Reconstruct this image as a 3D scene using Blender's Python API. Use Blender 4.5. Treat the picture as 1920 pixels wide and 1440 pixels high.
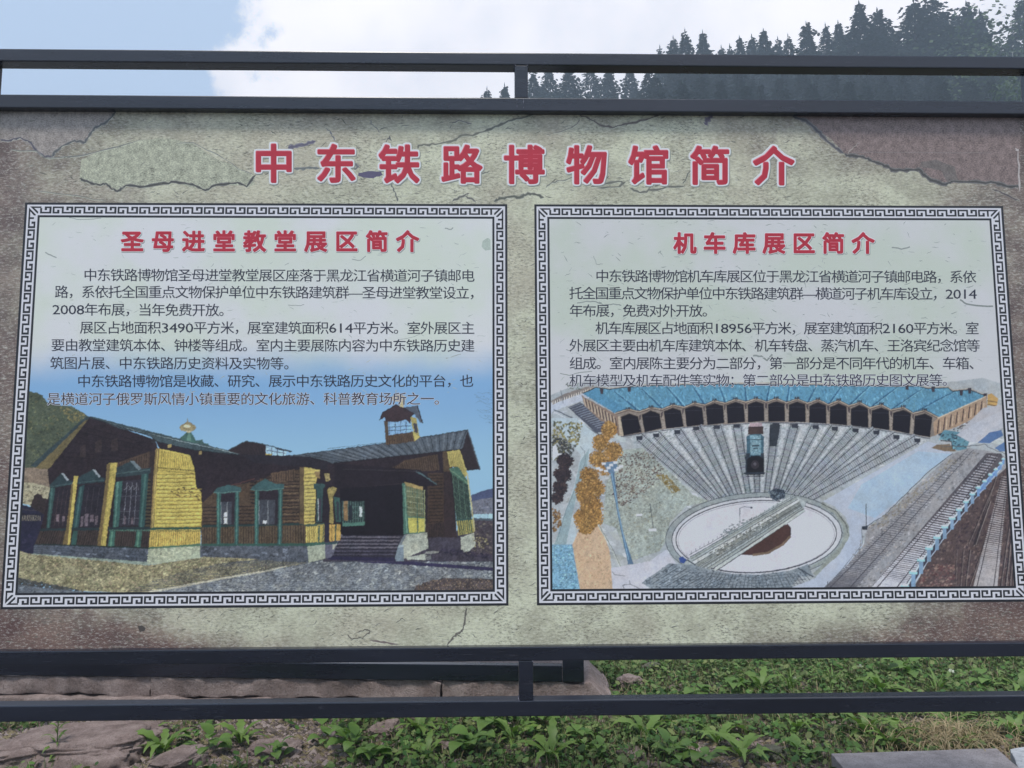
import bpy, math, random, bmesh
import numpy as np
from mathutils import Vector, Matrix, noise as mn
from mathutils.geometry import delaunay_2d_cdt, tessellate_polygon

# ------------------------------------------------------------------ camera, world, sun
for o in list(bpy.data.objects):
    bpy.data.objects.remove(o)
SC = bpy.context.scene
COL = SC.collection
FPX = 1442.0                      # focal length in pixels of the 1920 px wide photograph
PITCH, YAW, ROLL = 0.0996, 0.0216, -0.0035
EYE = np.array([-0.0924, -2.7, 1.5])
_F = np.array([math.sin(YAW)*math.cos(PITCH), math.cos(YAW)*math.cos(PITCH), math.sin(PITCH)])
_R = np.array([math.cos(YAW), -math.sin(YAW), 0.0])
_U = np.cross(_R, _F)
R2 = math.cos(ROLL)*_R + math.sin(ROLL)*_U
U2 = -math.sin(ROLL)*_R + math.cos(ROLL)*_U
cam_d = bpy.data.cameras.new('camera')
cam = bpy.data.objects.new('camera', cam_d)
COL.objects.link(cam)
M = Matrix(((R2[0], U2[0], -_F[0], EYE[0]), (R2[1], U2[1], -_F[1], EYE[1]), (R2[2], U2[2], -_F[2], EYE[2]), (0, 0, 0, 1)))
cam.matrix_world = M
cam_d.sensor_fit = 'HORIZONTAL'
cam_d.sensor_width = 36.0
cam_d.lens = 36.0*FPX/1920.0
cam_d.clip_start = 0.05
cam_d.clip_end = 3000
SC.camera = cam

SUN_EL, SUN_AZ = 67.0, 200.0      # azimuth measured clockwise from +Y; the sun stands behind the camera
world = bpy.data.worlds.new('World')
SC.world = world
world.use_nodes = True
wn, wl = world.node_tree.nodes, world.node_tree.links
wn.clear()
def wnode(t, **k):
    n = wn.new(t)
    for a, b in k.items():
        setattr(n, a, b)
    return n
w_out = wnode('ShaderNodeOutputWorld')
w_bg = wnode('ShaderNodeBackground')
w_bg.inputs['Strength'].default_value = 0.1
sky = wnode('ShaderNodeTexSky', sky_type='NISHITA', sun_disc=False)
sky.sun_elevation = math.radians(SUN_EL)
sky.sun_rotation = math.radians(SUN_AZ)
sky.air_density = 1.0
sky.dust_density = 2.5
tc = wnode('ShaderNodeTexCoord')
def wmath(op, a, b=None, clamp=False):
    n = wnode('ShaderNodeMath', operation=op)
    n.use_clamp = clamp
    for i, v in enumerate((a, b)):
        if v is None:
            continue
        if isinstance(v, (int, float)):
            n.inputs[i].default_value = v
        else:
            wl.new(v, n.inputs[i])
    return n.outputs[0]
def wnoise(scale, detail, rough=0.55):
    n = wnode('ShaderNodeTexNoise')
    n.inputs['Scale'].default_value = scale
    n.inputs['Detail'].default_value = detail
    n.inputs['Roughness'].default_value = rough
    wl.new(tc.outputs['Generated'], n.inputs['Vector'])
    return n.outputs['Fac']
def wramp(v, lo, hi):
    n = wnode('ShaderNodeMapRange', interpolation_type='SMOOTHSTEP')
    n.inputs['From Min'].default_value = lo
    n.inputs['From Max'].default_value = hi
    wl.new(v, n.inputs['Value'])
    return n.outputs[0]
# a big cumulus bank to the right of the view, scattered cloud everywhere else
dot = wnode('ShaderNodeVectorMath', operation='DOT_PRODUCT')
caz, cel = math.radians(25), math.radians(10)
dot.inputs[1].default_value = (math.sin(caz)*math.cos(cel), math.cos(caz)*math.cos(cel), math.sin(cel))
wl.new(tc.outputs['Generated'], dot.inputs[0])
edge = wmath('ADD', dot.outputs['Value'], wmath('MULTIPLY', wmath('SUBTRACT', wnoise(5.5, 3, 0.5), 0.5), 0.15))
edge = wmath('ADD', edge, wmath('MULTIPLY', wmath('SUBTRACT', wnoise(22.0, 8, 0.62), 0.5), 0.07))
bank = wramp(edge, 0.690, 0.708)
lownoise = wnoise(1.6, 6)
scat = wramp(lownoise, 0.50, 0.66)
back = wnode('ShaderNodeSeparateXYZ')
wl.new(tc.outputs['Generated'], back.inputs[0])
scat2 = wmath('MULTIPLY', scat, wramp(wmath('MULTIPLY', back.outputs['Y'], -1.0), -0.35, 0.2))
mask = wmath('MAXIMUM', bank, scat2)
veil = wmath('ADD', wmath('MULTIPLY', mask, 0.96), 0.0)
tone = wnode('ShaderNodeMix', data_type='RGBA')
wl.new(wramp(wnoise(4.0, 5), 0.35, 0.68), tone.inputs['Factor'])
tone.inputs[6].default_value = (10.0, 10.2, 11.3, 1)
tone.inputs[7].default_value = (13.4, 13.0, 13.4, 1)
pale = wnode('ShaderNodeMix', data_type='RGBA')      # thin high haze over the blue
pale.inputs['Factor'].default_value = 0.75
wl.new(sky.outputs[0], pale.inputs[6])
pale.inputs[7].default_value = (7.2, 9.2, 12.2, 1)
wmix = wnode('ShaderNodeMix', data_type='RGBA')
wl.new(veil, wmix.inputs['Factor'])
wl.new(pale.outputs[2], wmix.inputs[6])
wl.new(tone.outputs[2], wmix.inputs[7])
wl.new(wmix.outputs[2], w_bg.inputs['Color'])
wl.new(w_bg.outputs[0], w_out.inputs[0])

sun_d = bpy.data.lights.new('sun', 'SUN')
sun_d.energy = 3.2
sun_d.angle = math.radians(12)
sun_d.color = (1.0, 0.95, 0.88)
sun = bpy.data.objects.new('sun', sun_d)
COL.objects.link(sun)
az, el = math.radians(SUN_AZ), math.radians(SUN_EL)
sdir = Vector((math.sin(az)*math.cos(el), math.cos(az)*math.cos(el), math.sin(el)))
sun.rotation_euler = sdir.to_track_quat('Z', 'Y').to_euler()
sun.location = (0, -5, 12)
SC.view_settings.view_transform = 'Standard'
SC.view_settings.look = 'None'
SC.view_settings.gamma = 1
SC.view_settings.exposure = 0.0
SC.view_settings.use_curve_mapping = False
SC.cycles.max_bounces = 6
SC.cycles.use_denoising = True

# ------------------------------------------------------------------ helpers
def ray(px, py):
    return _F*FPX + R2*(px-960.0) + U2*(720.0-py)
def on_y(px, py, y=0.0):
    d = ray(px, py)
    t = (y-EYE[1])/d[1]
    return EYE + d*t
def on_z(px, py, z=0.0):
    d = ray(px, py)
    t = (z-EYE[2])/d[2]
    return EYE + d*t
def arr_on_y(P):                      # N x 2 pixels -> N x 2 (X, Z) on the plane of the sign
    P = np.asarray(P, float)
    d = _F[None]*FPX + R2[None]*(P[:, :1]-960.0) + U2[None]*(720.0-P[:, 1:2])
    t = -EYE[1]/d[:, 1]
    return np.stack([EYE[0]+d[:, 0]*t, EYE[2]+d[:, 2]*t], -1)
def s2l(c):
    c = np.asarray(c, float)/255.0
    return np.where(c <= 0.04045, c/12.92, ((c+0.055)/1.055)**2.4)

def put(o, parent=None):
    COL.objects.link(o)
    if parent is not None:
        o.parent = parent
    return o
def tag(o, label=None, cat=None, group=None, kind=None):
    if label: o['label'] = label
    if cat: o['category'] = cat
    if group: o['group'] = group
    if kind: o['kind'] = kind
    return o
def empty(name, loc=(0, 0, 0), rz=0.0, parent=None):
    o = bpy.data.objects.new(name, None)
    o.location = loc
    o.rotation_euler = (0, 0, rz)
    o.empty_display_size = 0.1
    return put(o, parent)
def mesh_obj(name, verts, faces, mat, parent=None, smooth=False, cols=None, loc=None):
    me = bpy.data.meshes.new(name)
    me.from_pydata([tuple(v) for v in verts], [], [tuple(f) for f in faces])
    if cols is not None:
        a = me.color_attributes.new('col', 'FLOAT_COLOR', 'POINT')
        a.data.foreach_set('color', np.asarray(cols, dtype=np.float32).ravel())
    me.materials.append(mat)
    if smooth:
        me.polygons.foreach_set('use_smooth', [True]*len(me.polygons))
    me.update()
    o = bpy.data.objects.new(name, me)
    if loc is not None:
        o.location = loc
    return put(o, parent)
def bevel_box(name, lo, hi, mat, parent=None, bev=0.004, seg=2):
    bm = bmesh.new()
    bmesh.ops.create_cube(bm, size=1.0)
    lo, hi = Vector(lo), Vector(hi)
    for v in bm.verts:
        v.co = Vector(((lo[i]+hi[i])/2+v.co[i]*(hi[i]-lo[i]) for i in range(3)))
    if bev:
        bmesh.ops.bevel(bm, geom=bm.edges[:], offset=bev, segments=seg, affect='EDGES', profile=0.6)
    me = bpy.data.meshes.new(name)
    bm.to_mesh(me); bm.free()
    me.materials.append(mat)
    o = bpy.data.objects.new(name, me)
    return put(o, parent)

class NT:
    """small wrapper for writing node materials"""
    def __init__(s, name, rough=0.7, spec=0.5):
        s.m = bpy.data.materials.new(name)
        s.m.use_nodes = True
        s.n, s.l = s.m.node_tree.nodes, s.m.node_tree.links
        s.b = s.n['Principled BSDF']
        s.b.inputs['Roughness'].default_value = rough
        s.b.inputs['Specular IOR Level'].default_value = spec
        s.tc = s.n.new('ShaderNodeTexCoord')
    def put(s, sock, v):
        if isinstance(v, (int, float)):
            sock.default_value = v
        elif isinstance(v, (tuple, list, np.ndarray)):
            v = tuple(float(x) for x in v)
            sock.default_value = v if len(v) == 4 or sock.type == 'VECTOR' else v+(1,)
        else:
            s.l.new(v, sock)
    def map(s, sc=(1, 1, 1), rot=(0, 0, 0), loc=(0, 0, 0), src='Object'):
        n = s.n.new('ShaderNodeMapping')
        n.inputs['Scale'].default_value = sc
        n.inputs['Rotation'].default_value = rot
        n.inputs['Location'].default_value = loc
        s.l.new(s.tc.outputs[src], n.inputs['Vector'])
        return n.outputs[0]
    def noise(s, scale, detail=4, rough=0.55, vec=None, dist=0.0, col=False):
        n = s.n.new('ShaderNodeTexNoise')
        n.inputs['Scale'].default_value = scale
        n.inputs['Detail'].default_value = detail
        n.inputs['Roughness'].default_value = rough
        n.inputs['Distortion'].default_value = dist
        s.l.new(vec if vec is not None else s.tc.outputs['Object'], n.inputs['Vector'])
        return n.outputs['Color' if col else 'Fac']
    def vor(s, scale, vec=None, feat='F1', out='Distance'):
        n = s.n.new('ShaderNodeTexVoronoi')
        n.feature = feat
        n.inputs['Scale'].default_value = scale
        s.l.new(vec if vec is not None else s.tc.outputs['Object'], n.inputs['Vector'])
        return n.outputs[out]
    def ramp(s, v, lo, hi, a=0.0, b=1.0):
        n = s.n.new('ShaderNodeMapRange')
        n.interpolation_type = 'SMOOTHSTEP'
        for k, x in (('From Min', lo), ('From Max', hi), ('To Min', a), ('To Max', b)):
            n.inputs[k].default_value = x
        s.put(n.inputs['Value'], v)
        return n.outputs[0]
    def math(s, op, a, b=None):
        n = s.n.new('ShaderNodeMath')
        n.operation = op
        s.put(n.inputs[0], a)
        if b is not None: s.put(n.inputs[1], b)
        return n.outputs[0]
    def mix(s, f, a, b, mode='MIX'):
        n = s.n.new('ShaderNodeMix')
        n.data_type = 'RGBA'
        n.blend_type = mode
        s.put(n.inputs['Factor'], f)
        s.put(n.inputs[6], a)
        s.put(n.inputs[7], b)
        return n.outputs[2]
    def xyz(s):
        n = s.n.new('ShaderNodeSeparateXYZ')
        s.l.new(s.tc.outputs['Object'], n.inputs[0])
        return n.outputs
    def bump(s, h, strength=0.3, dist=0.01):
        n = s.n.new('ShaderNodeBump')
        n.inputs['Strength'].default_value = strength
        n.inputs['Distance'].default_value = dist
        s.put(n.inputs['Height'], h)
        s.l.new(n.outputs[0], s.b.inputs['Normal'])
    def base(s, c):
        s.put(s.b.inputs['Base Color'], c)
        return s.m

# pigment of the print for a colour seen in the photograph (divided by the light that falls on the board)
LIGHT = 0.70
def ink(c, k=1.0):
    c = np.asarray(c, float)
    c = c*0.92+c.mean()*0.08
    return np.clip(s2l(c)/LIGHT*k*np.array([1.03, 1.0, 0.955]), 0.004, 0.86)
# ------------------------------------------------------------------ materials
def m_concrete_print():
    t = NT('aged_wall_print', 0.42, 0.5)
    x, y, z = t.xyz()
    big = t.noise(1.6, 5)
    mid = t.noise(5.5, 6, 0.6, t.map((1, 1, 1.5)))
    fine = t.noise(95, 5, 0.75, t.map((0.6, 1, 1.5)))
    grain = t.noise(330, 2, 0.7)
    pale = t.mix(t.ramp(mid, 0.38, 0.62), ink((162, 163, 142)), ink((190, 194, 170)))
    pale = t.mix(t.ramp(big, 0.45, 0.62, 0, 0.5), pale, ink((174, 166, 148)))
    brown = t.mix(t.ramp(mid, 0.35, 0.7), ink((92, 76, 76)), ink((136, 122, 114)))
    red = t.mix(t.ramp(mid, 0.35, 0.7), ink((80, 54, 54)), ink((124, 100, 90)))
    # the print darkens to purple brown at both ends and along the lower corners
    ax = t.math('ABSOLUTE', x)
    wob = t.math('MULTIPLY', t.math('SUBTRACT', t.noise(2.6, 6, 0.6), 0.5), 1.3)
    wobf = t.math('MULTIPLY', t.math('SUBTRACT', t.noise(26, 4, 0.7), 0.5), 0.45)
    e1 = t.ramp(t.math('ADD', t.math('ADD', ax, wob), wobf), 1.12, 1.85)
    low = t.ramp(z, 1.05, 0.82, 0, 1)
    top = t.ramp(z, 2.55, 2.86, 0, 0.30)
    e2 = t.ramp(t.math('ADD', t.math('ADD', t.math('ADD', ax, t.math('MULTIPLY', low, 0.9)), wob), wobf), 1.35, 2.1)
    e3 = t.math('MULTIPLY', t.ramp(t.math('ADD', t.math('ADD', x, wob), wobf), 0.75, 1.35), t.ramp(t.math('ADD', z, t.math('MULTIPLY', wob, 0.35)), 2.45, 2.72))
    e4 = t.math('MULTIPLY', top, t.ramp(t.noise(3.4, 5, 0.65), 0.42, 0.6))
    m = t.math('MAXIMUM', t.math('MAXIMUM', e1, e3), t.math('MULTIPLY', e4, 2.2))
    c = t.mix(m, pale, brown)
    c = t.mix(t.math('MULTIPLY', e2, t.ramp(z, 2.4, 1.0, 0.1, 1)), c, red)
    # pitted plaster, strongest where the wall reads rough
    rough = t.ramp(t.noise(2.1, 4, 0.5, t.map((1, 1, 1), (0, 0, 0), (3, 0, 7))), 0.40, 0.60, 0.12, 1.0)
    rel = t.noise(58, 6, 0.8, t.map((0.5, 1, 1.5), (0, 0.35, 0)))
    rel2 = t.noise(27, 5, 0.7, t.map((0.7, 1, 1.3), (0, 0.5, 0), (2, 0, 5)))
    pit = t.math('MULTIPLY', t.ramp(rel, 0.54, 0.64), rough)
    c = t.mix(t.math('MULTIPLY', pit, 0.70), c, ink((74, 75, 70)))
    c = t.mix(t.math('MULTIPLY', t.ramp(rel2, 0.57, 0.68), 0.45), c, ink((104, 104, 98)))
    lit = t.math('MULTIPLY', t.ramp(rel, 0.47, 0.38), rough)
    c = t.mix(t.math('MULTIPLY', lit, 0.50), c, ink((206, 214, 192)))
    t.bump(t.noise(1.3, 2, 0.4), 0.25, 0.04)
    gr1 = t.noise(120, 3, 0.8, t.map((0.55, 1, 1.4), (0, 0.3, 0), (9, 0, 1)))
    c = t.mix(t.math('MULTIPLY', t.ramp(gr1, 0.52, 0.60), t.ramp(t.noise(6, 4, .6), .4, .62, .25, .75)), c, ink((92, 90, 82)))
    c = t.mix(t.ramp(gr1, 0.47, 0.40, 0, .35), c, ink((212, 218, 198)))
    c = t.mix(t.ramp(fine, 0.50, 0.72, 0, 0.50), c, ink((85, 84, 82)))
    c = t.mix(t.ramp(fine, 0.48, 0.28, 0, 0.30), c, ink((210, 214, 200)))
    c = t.mix(t.ramp(grain, 0.55, 0.75, 0, 0.25), c, ink((95, 92, 92)))
    return t.base(c)

def m_panel(name, lilac, green, specks, blue=None, pic=False):
    t = NT(name, 0.40, 0.5)
    x, y, z = t.xyz()
    a = t.noise(2.3, 4, 0.5, t.map((1, 1, 1), (0, 0, 0), (5, 0, 2)))
    c = t.mix(t.ramp(a, 0.42, 0.60), ink(lilac), ink(green))
    d = t.noise(60, 4, 0.7, t.map((0.45, 1, 1.5), (0, 0.25, 0)))
    far = t.ramp(t.noise(4.2, 3), 0.42, 0.62, 0.15, 1.0)
    c = t.mix(t.math('MULTIPLY', t.math('MULTIPLY', t.ramp(d, 0.60, 0.72), far), specks), c, ink((128, 138, 136)))
    c = t.mix(t.math('MULTIPLY', t.ramp(d, 0.42, 0.30), 0.30*specks), c, ink((222, 228, 226)))
    g = t.noise(420, 2, 0.6)
    c = t.mix(t.ramp(g, 0.5, 0.8, 0, 0.10), c, ink((120, 130, 130)))
    t.bump(t.noise(1.3, 2, 0.4), 0.25, 0.04)
    if blue:
        w = t.math('MULTIPLY', t.math('SUBTRACT', t.noise(5, 5), 0.5), 0.10)
        zz = t.math('ADD', z, w)
        c = t.mix(t.ramp(zz, blue[0], blue[1]), c, t.mix(t.ramp(z, blue[1], blue[1]-0.3), ink((122, 166, 208)), ink((142, 184, 214))))
    if pic:            # the picture printed over the panel; alpha tells where it covers
        at = t.n.new('ShaderNodeAttribute'); at.attribute_name = 'col'
        g2 = t.noise(480, 2, 0.7)
        pcol = t.mix(t.ramp(g2, 0.45, 0.8, 0, 0.22), at.outputs['Color'], (0.05, 0.05, 0.06))
        c = t.mix(at.outputs['Alpha'], c, pcol)
    return t.base(c)

def m_picture():
    """printed picture: colour per shape, with the grain of the print; alpha of the colour sets how mottled it is"""
    t = NT('picture_print', 0.40, 0.5)
    t.bump(t.noise(1.3, 2, 0.4), 0.25, 0.04)
    at = t.n.new('ShaderNodeAttribute')
    at.attribute_name = 'col'
    n1 = t.noise(38, 5, 0.7)
    n2 = t.noise(190, 4, 0.75, t.map((0.8, 1, 1.4)))
    v = t.math('ADD', t.math('MULTIPLY', t.math('SUBTRACT', n1, 0.5), 1.6), t.math('MULTIPLY', t.math('SUBTRACT', n2, 0.5), 2.6))
    k = t.math('ADD', 1.0, t.math('MULTIPLY', v, t.math('ADD', t.math('MULTIPLY', at.outputs['Alpha'], 1.25), 0.07)))
    k = t.math('MAXIMUM', k, 0.15)
    cm = t.n.new('ShaderNodeVectorMath'); cm.operation = 'SCALE'
    t.l.new(at.outputs['Color'], cm.inputs[0]); t.l.new(k, cm.inputs['Scale'])
    return t.base(cm.outputs[0])

def m_ink(name, c, mott=0.0, rough=0.4):
    t = NT(name, rough, 0.5)
    n = t.noise(14, 4, 0.6)
    return t.base(t.mix(t.ramp(n, 0.3, 0.7, 0, mott), ink(c), ink([min(255, v*1.25+12) for v in c])))

def m_paint():
    t = NT('dark_steel_paint', 0.25, 0.85)
    t.b.inputs['Coat Weight'].default_value = 0.15
    t.b.inputs['Coat Roughness'].default_value = 0.2
    n = t.noise(3.0, 6, 0.65, t.map((0.25, 1, 2)))
    f = t.noise(160, 3, 0.7, t.map((0.08, 1, 1)))
    c = t.mix(t.ramp(n, 0.35, 0.7), (0.004, 0.006, 0.015), (0.008, 0.011, 0.026))
    c = t.mix(t.ramp(f, 0.60, 0.74, 0, 0.45), c, (0.07, 0.07, 0.085))
    t.put(t.b.inputs['Roughness'], t.ramp(n, 0.3, 0.7, 0.20, 0.36))
    t.bump(t.noise(60, 3), 0.05, 0.002)
    return t.base(c)

def m_weld():
    t = NT('chipped_edge_paint', 0.6, 0.4)
    return t.base(t.mix(t.ramp(t.noise(90, 3), 0.45, 0.6), (0.03, 0.035, 0.06), (0.25, 0.25, 0.3)))

def m_stone(name, c1, c2, scale=1.0, bump=0.5, damp=None):
    t = NT(name, 0.9, 0.2)
    a = t.noise(4*scale, 6, 0.65)
    b = t.noise(48*scale, 6, 0.8)
    v = t.vor(70*scale)
    c = t.mix(t.ramp(a, 0.33, 0.68), c1, c2)
    c = t.mix(t.ramp(b, 0.51, 0.64, 0, 0.65), c, tuple(x*0.38 for x in c1))
    c = t.mix(t.ramp(t.noise(1.7*scale, 5, .7, t.map((1, 1, 1), (0, 0, 0), (4, 1, 2))), 0.5, 0.66, 0, 0.45), c, tuple(x*0.5 for x in c1))
    c = t.mix(t.ramp(b, 0.46, 0.32, 0, 0.40), c, tuple(min(.8, x*1.45) for x in c2))
    c = t.mix(t.ramp(v, 0.16, 0.06, 0, 0.35), c, (0.34, 0.32, 0.32))
    t.bump(t.math('ADD', t.math('MULTIPLY', b, 0.8), t.math('MULTIPLY', a, 1.2)), bump, 0.02)
    return t.base(c)

def m_soil():
    t = NT('soil', 0.95, 0.15)
    a = t.noise(1.3, 6, 0.6)
    b = t.noise(22, 6, 0.75)
    v = t.vor(60, out='Color')
    c = t.mix(t.ramp(a, 0.35, 0.65), (0.060, 0.050, 0.042), (0.105, 0.088, 0.075))
    c = t.mix(t.ramp(b, 0.5, 0.68, 0, 0.7), c, (0.17, 0.145, 0.13))
    c = t.mix(t.ramp(b, 0.48, 0.3, 0, 0.6), c, (0.025, 0.022, 0.02))
    far = t.ramp(t.xyz()[1], 8, 16)
    grass = t.mix(t.ramp(t.noise(9, 6, 0.7), 0.35, 0.65), (0.035, 0.060, 0.018), (0.085, 0.115, 0.040))
    front = t.ramp(t.xyz()[1], 1.2, -0.6)
    pav = t.mix(t.ramp(b, 0.35, 0.65), (0.10, 0.098, 0.095), (0.15, 0.147, 0.142))
    c = t.mix(far, c, grass)
    c = t.mix(front, c, pav)
    t.bump(b, 0.8, 0.03)
    return t.base(c)

def m_leaf(name, c1, c2, rough=0.5, trans=0.25):
    t = NT(name, rough, 0.4)
    oi = t.n.new('ShaderNodeObjectInfo')
    a = t.noise(7, 3, 0.6)
    b = t.noise(60, 3, 0.6)
    c = t.mix(t.ramp(a, 0.3, 0.7), c1, c2)
    c = t.mix(t.math('MULTIPLY', oi.outputs['Random'], 0.35), c, tuple(x*1.7+0.01 for x in c2))
    c = t.mix(t.ramp(b, 0.55, 0.75, 0, 0.3), c, tuple(x*0.5 for x in c1))
    t.b.inputs['Subsurface Weight'].default_value = 0.0
    # light passes through thin leaves
    tr = t.n.new('ShaderNodeBsdfTranslucent')
    t.put(tr.inputs['Color'], t.mix(0.5, c, (c2[0]*1.6, c2[1]*2.0, c2[2])))
    mx = t.n.new('ShaderNodeMixShader')
    mx.inputs[0].default_value = trans
    out = t.n['Material Output']
    t.l.new(t.b.outputs[0], mx.inputs[1]); t.l.new(tr.outputs[0], mx.inputs[2])
    t.l.new(mx.outputs[0], out.inputs['Surface'])
    return t.base(c)

def m_attr_leaf():
    t = NT('ground_cover', 0.6, 0.3)
    at = t.n.new('ShaderNodeAttribute'); at.attribute_name = 'col'
    tr = t.n.new('ShaderNodeBsdfTranslucent')
    t.l.new(at.outputs['Color'], tr.inputs['Color'])
    mx = t.n.new('ShaderNodeMixShader'); mx.inputs[0].default_value = 0.2
    t.l.new(t.b.outputs[0], mx.inputs[1]); t.l.new(tr.outputs[0], mx.inputs[2])
    t.l.new(mx.outputs[0], t.n['Material Output'].inputs['Surface'])
    return t.base(at.outputs['Color'])

MAT = dict(
    wall=m_concrete_print(),
    panelL=m_panel('pale_text_panel_print', (202, 204, 210), (194, 204, 194), 0.45, (1.93, 1.76)),
    picL=m_panel('church_picture_print', (202, 204, 210), (194, 204, 194), 0.45, (1.93, 1.76), True),
    picR=m_panel('roundhouse_picture_print', (192, 194, 198), (182, 192, 182), 0.95, None, True),
    panelR=m_panel('pale_text_panel_print_pitted', (192, 194, 198), (182, 192, 182), 0.95),
    pic=m_picture(),
    black=m_ink('black_print', (34, 36, 42), 0.0),
    text=m_ink('text_print', (44, 46, 62), 0.0),
    border=m_ink('pale_border_print', (196, 198, 208), 0.3),
    white=m_ink('white_outline_print', (222, 218, 222), 0.2),
    pink=m_ink('pink_edge_print', (214, 96, 112), 0.3),
    red=m_ink('red_print', (168, 34, 52), 0.2),
    shade=m_ink('grey_drop_print', (120, 128, 122), 0.2),
    paint=m_paint(), weld=m_weld(),
    backing=m_stone('galvanised_backing', (0.35, 0.36, 0.38), (0.45, 0.46, 0.48), 1.0, 0.05),
    plinth=m_stone('pink_grey_concrete', (0.28, 0.215, 0.195), (0.44, 0.355, 0.33), 1.8, 0.9),
    slab=m_stone('granite_slab_stone', (0.27, 0.24, 0.24), (0.37, 0.335, 0.335), 3.0, 0.5),
    rubble=m_stone('broken_concrete', (0.28, 0.21, 0.19), (0.46, 0.36, 0.33), 2.6, 1.0),
    mossy=m_stone('mossy_stone', (0.10, 0.105, 0.075), (0.19, 0.18, 0.14), 4.0, 0.6),
    pad=m_stone('pale_concrete_pad', (0.50, 0.50, 0.50), (0.62, 0.62, 0.61), 0.8, 0.2),
    soil=m_soil(),
    leaf=m_leaf('weed_leaf', (0.068, 0.140, 0.024), (0.135, 0.215, 0.044)),
    leaf2=m_leaf('broad_weed_leaf', (0.056, 0.130, 0.024), (0.118, 0.200, 0.042)),
    stem=m_leaf('weed_stem', (0.05, 0.09, 0.03), (0.09, 0.14, 0.05)),
    straw=m_leaf('dry_straw', (0.22, 0.165, 0.09), (0.36, 0.28, 0.17), 0.7),
    petal=m_leaf('white_petal', (0.55, 0.55, 0.50), (0.7, 0.7, 0.64), 0.6),
    cover=m_attr_leaf(),
    needle=m_leaf('spruce_needles', (0.010, 0.022, 0.020), (0.022, 0.042, 0.034), 0.7, 0.1),
    bleaf=m_leaf('birch_leaves', (0.030, 0.060, 0.022), (0.060, 0.095, 0.035), 0.7, 0.2),
    bark=m_stone('tree_bark', (0.055, 0.045, 0.038), (0.10, 0.08, 0.065), 2.0, 0.3),
    palebark=m_stone('pale_bark', (0.35, 0.34, 0.32), (0.5, 0.49, 0.46), 2.0, 0.2),
    hill=m_stone('forest_floor', (0.03, 0.045, 0.02), (0.06, 0.07, 0.035), 0.1, 0.3),
)

# ------------------------------------------------------------------ ground and hill
def ground_z(x, y):
    v = mn.noise(Vector((x*0.9, y*0.9, 0)))*0.035 + mn.noise(Vector((x*3.1, y*3.1, 4)))*0.014
    k = min(1, max(0, (y-0.5)/0.7))
    v *= k
    if y > 9:
        v += 0.0
    return v
def grid_mesh(xs, ys, f):
    V = [(x, y, f(x, y)) for y in ys for x in xs]
    n = len(xs)
    Fq = [(j*n+i, j*n+i+1, (j+1)*n+i+1, (j+1)*n+i) for j in range(len(ys)-1) for i in range(n-1)]
    return V, Fq
xs = [-480, -300, -150, -60, -25, -12, -8] + list(np.arange(-6, 6.01, 0.06)) + [8, 12, 25, 60, 150, 300, 480]
ys = [-480, -300, -150, -60, -25, -10, -4, -1, 0.5, 1.0] + list(np.arange(1.6, 6.01, 0.05)) + [8, 11, 14, 20, 40, 80, 200, 480]
V, Fq = grid_mesh(xs, ys, lambda x, y: ground_z(x, y) if abs(x) < 7 and y < 6.05 else 0.0)
tag(mesh_obj('ground', V, Fq, MAT['soil'], smooth=True), 'bare earth ground with scattered grit below and behind the sign', kind='structure')

def hill_z(x, y):
    """forested hillside, climbing away and to the right"""
    azi = math.atan2(x, max(y, 1.0))
    k = 1/(1+math.exp(-(azi+0.02)/0.11))
    rise = max(0.0, y-24)
    h = rise*(0.16+0.42*k)
    h = 44*(1-math.exp(-h/44.0)) if h > 0 else 0
    h += 1.3*mn.noise(Vector((x*0.05, y*0.05, 1)))*min(1, rise/10)
    return h - 0.3
hx = list(np.linspace(-320, 420, 75)); hy = list(np.linspace(22, 420, 60))
V, Fq = grid_mesh(hx, hy, hill_z)
tag(mesh_obj('hill', V, Fq, MAT['hill'], smooth=True), 'forest floor of the hillside behind the sign', kind='structure')

# ------------------------------------------------------------------ the sign: frame
sign = empty('information_sign', (0, 0, 0))
tag(sign, 'wide printed museum sign in a dark steel tube frame, two text panels with pictures', 'sign')
def zof(py, px=960, y=-0.03):
    return float(on_y(px, py, y)[2])
def xof(px, py, y=-0.03):
    return float(on_y(px, py, y)[0])
XL, XR = xof(4, 150, 0.032), xof(1912, 150, 0.032)      # inner edges of the outer posts
TW = 0.06
def rail(name, ztop, zbot, y0=-0.03, y1=0.03, xl=None, xr=None):
    return bevel_box(name, ((XL if xl is None else xl), y0, zbot), ((XR if xr is None else xr), y1, ztop), MAT['paint'], sign, 0.004)
zt1, zb1 = zof(98.5), zof(121.5)
zt2, zb2 = zof(183), zof(208)
zt3, zb3 = zof(1213), zof(1240)
zt4, zb4 = zof(1314), zof(1344)
rail('top_rail', zt1, zb1, -0.03, 0.028)
rail('panel_top_rail', zt2, zb2, -0.03, 0.03)
rail('panel_bottom_rail', zt3, zb3, -0.03, 0.03)
rail('bottom_rail', zt4, zb4, -0.03, 0.028)
def vpost(name, xa, xb, za, zb):
    return bevel_box(name, (xa, -0.028, za), (xb, 0.026, zb), MAT['paint'], sign, 0.003)
vpost('middle_post', xof(965, 150), xof(990, 150), zb2*0+zt2, zb1)
vpost('middle_post', xof(973, 1275), xof(1000, 1275), zt4, zb3)
for a, b in ((XL-0.06, XL), (XR, XR+0.06)):
    bevel_box('end_post', (a, -0.032, -0.3), (b, 0.032, zt1+0.004), MAT['paint'], sign, 0.004)
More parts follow.
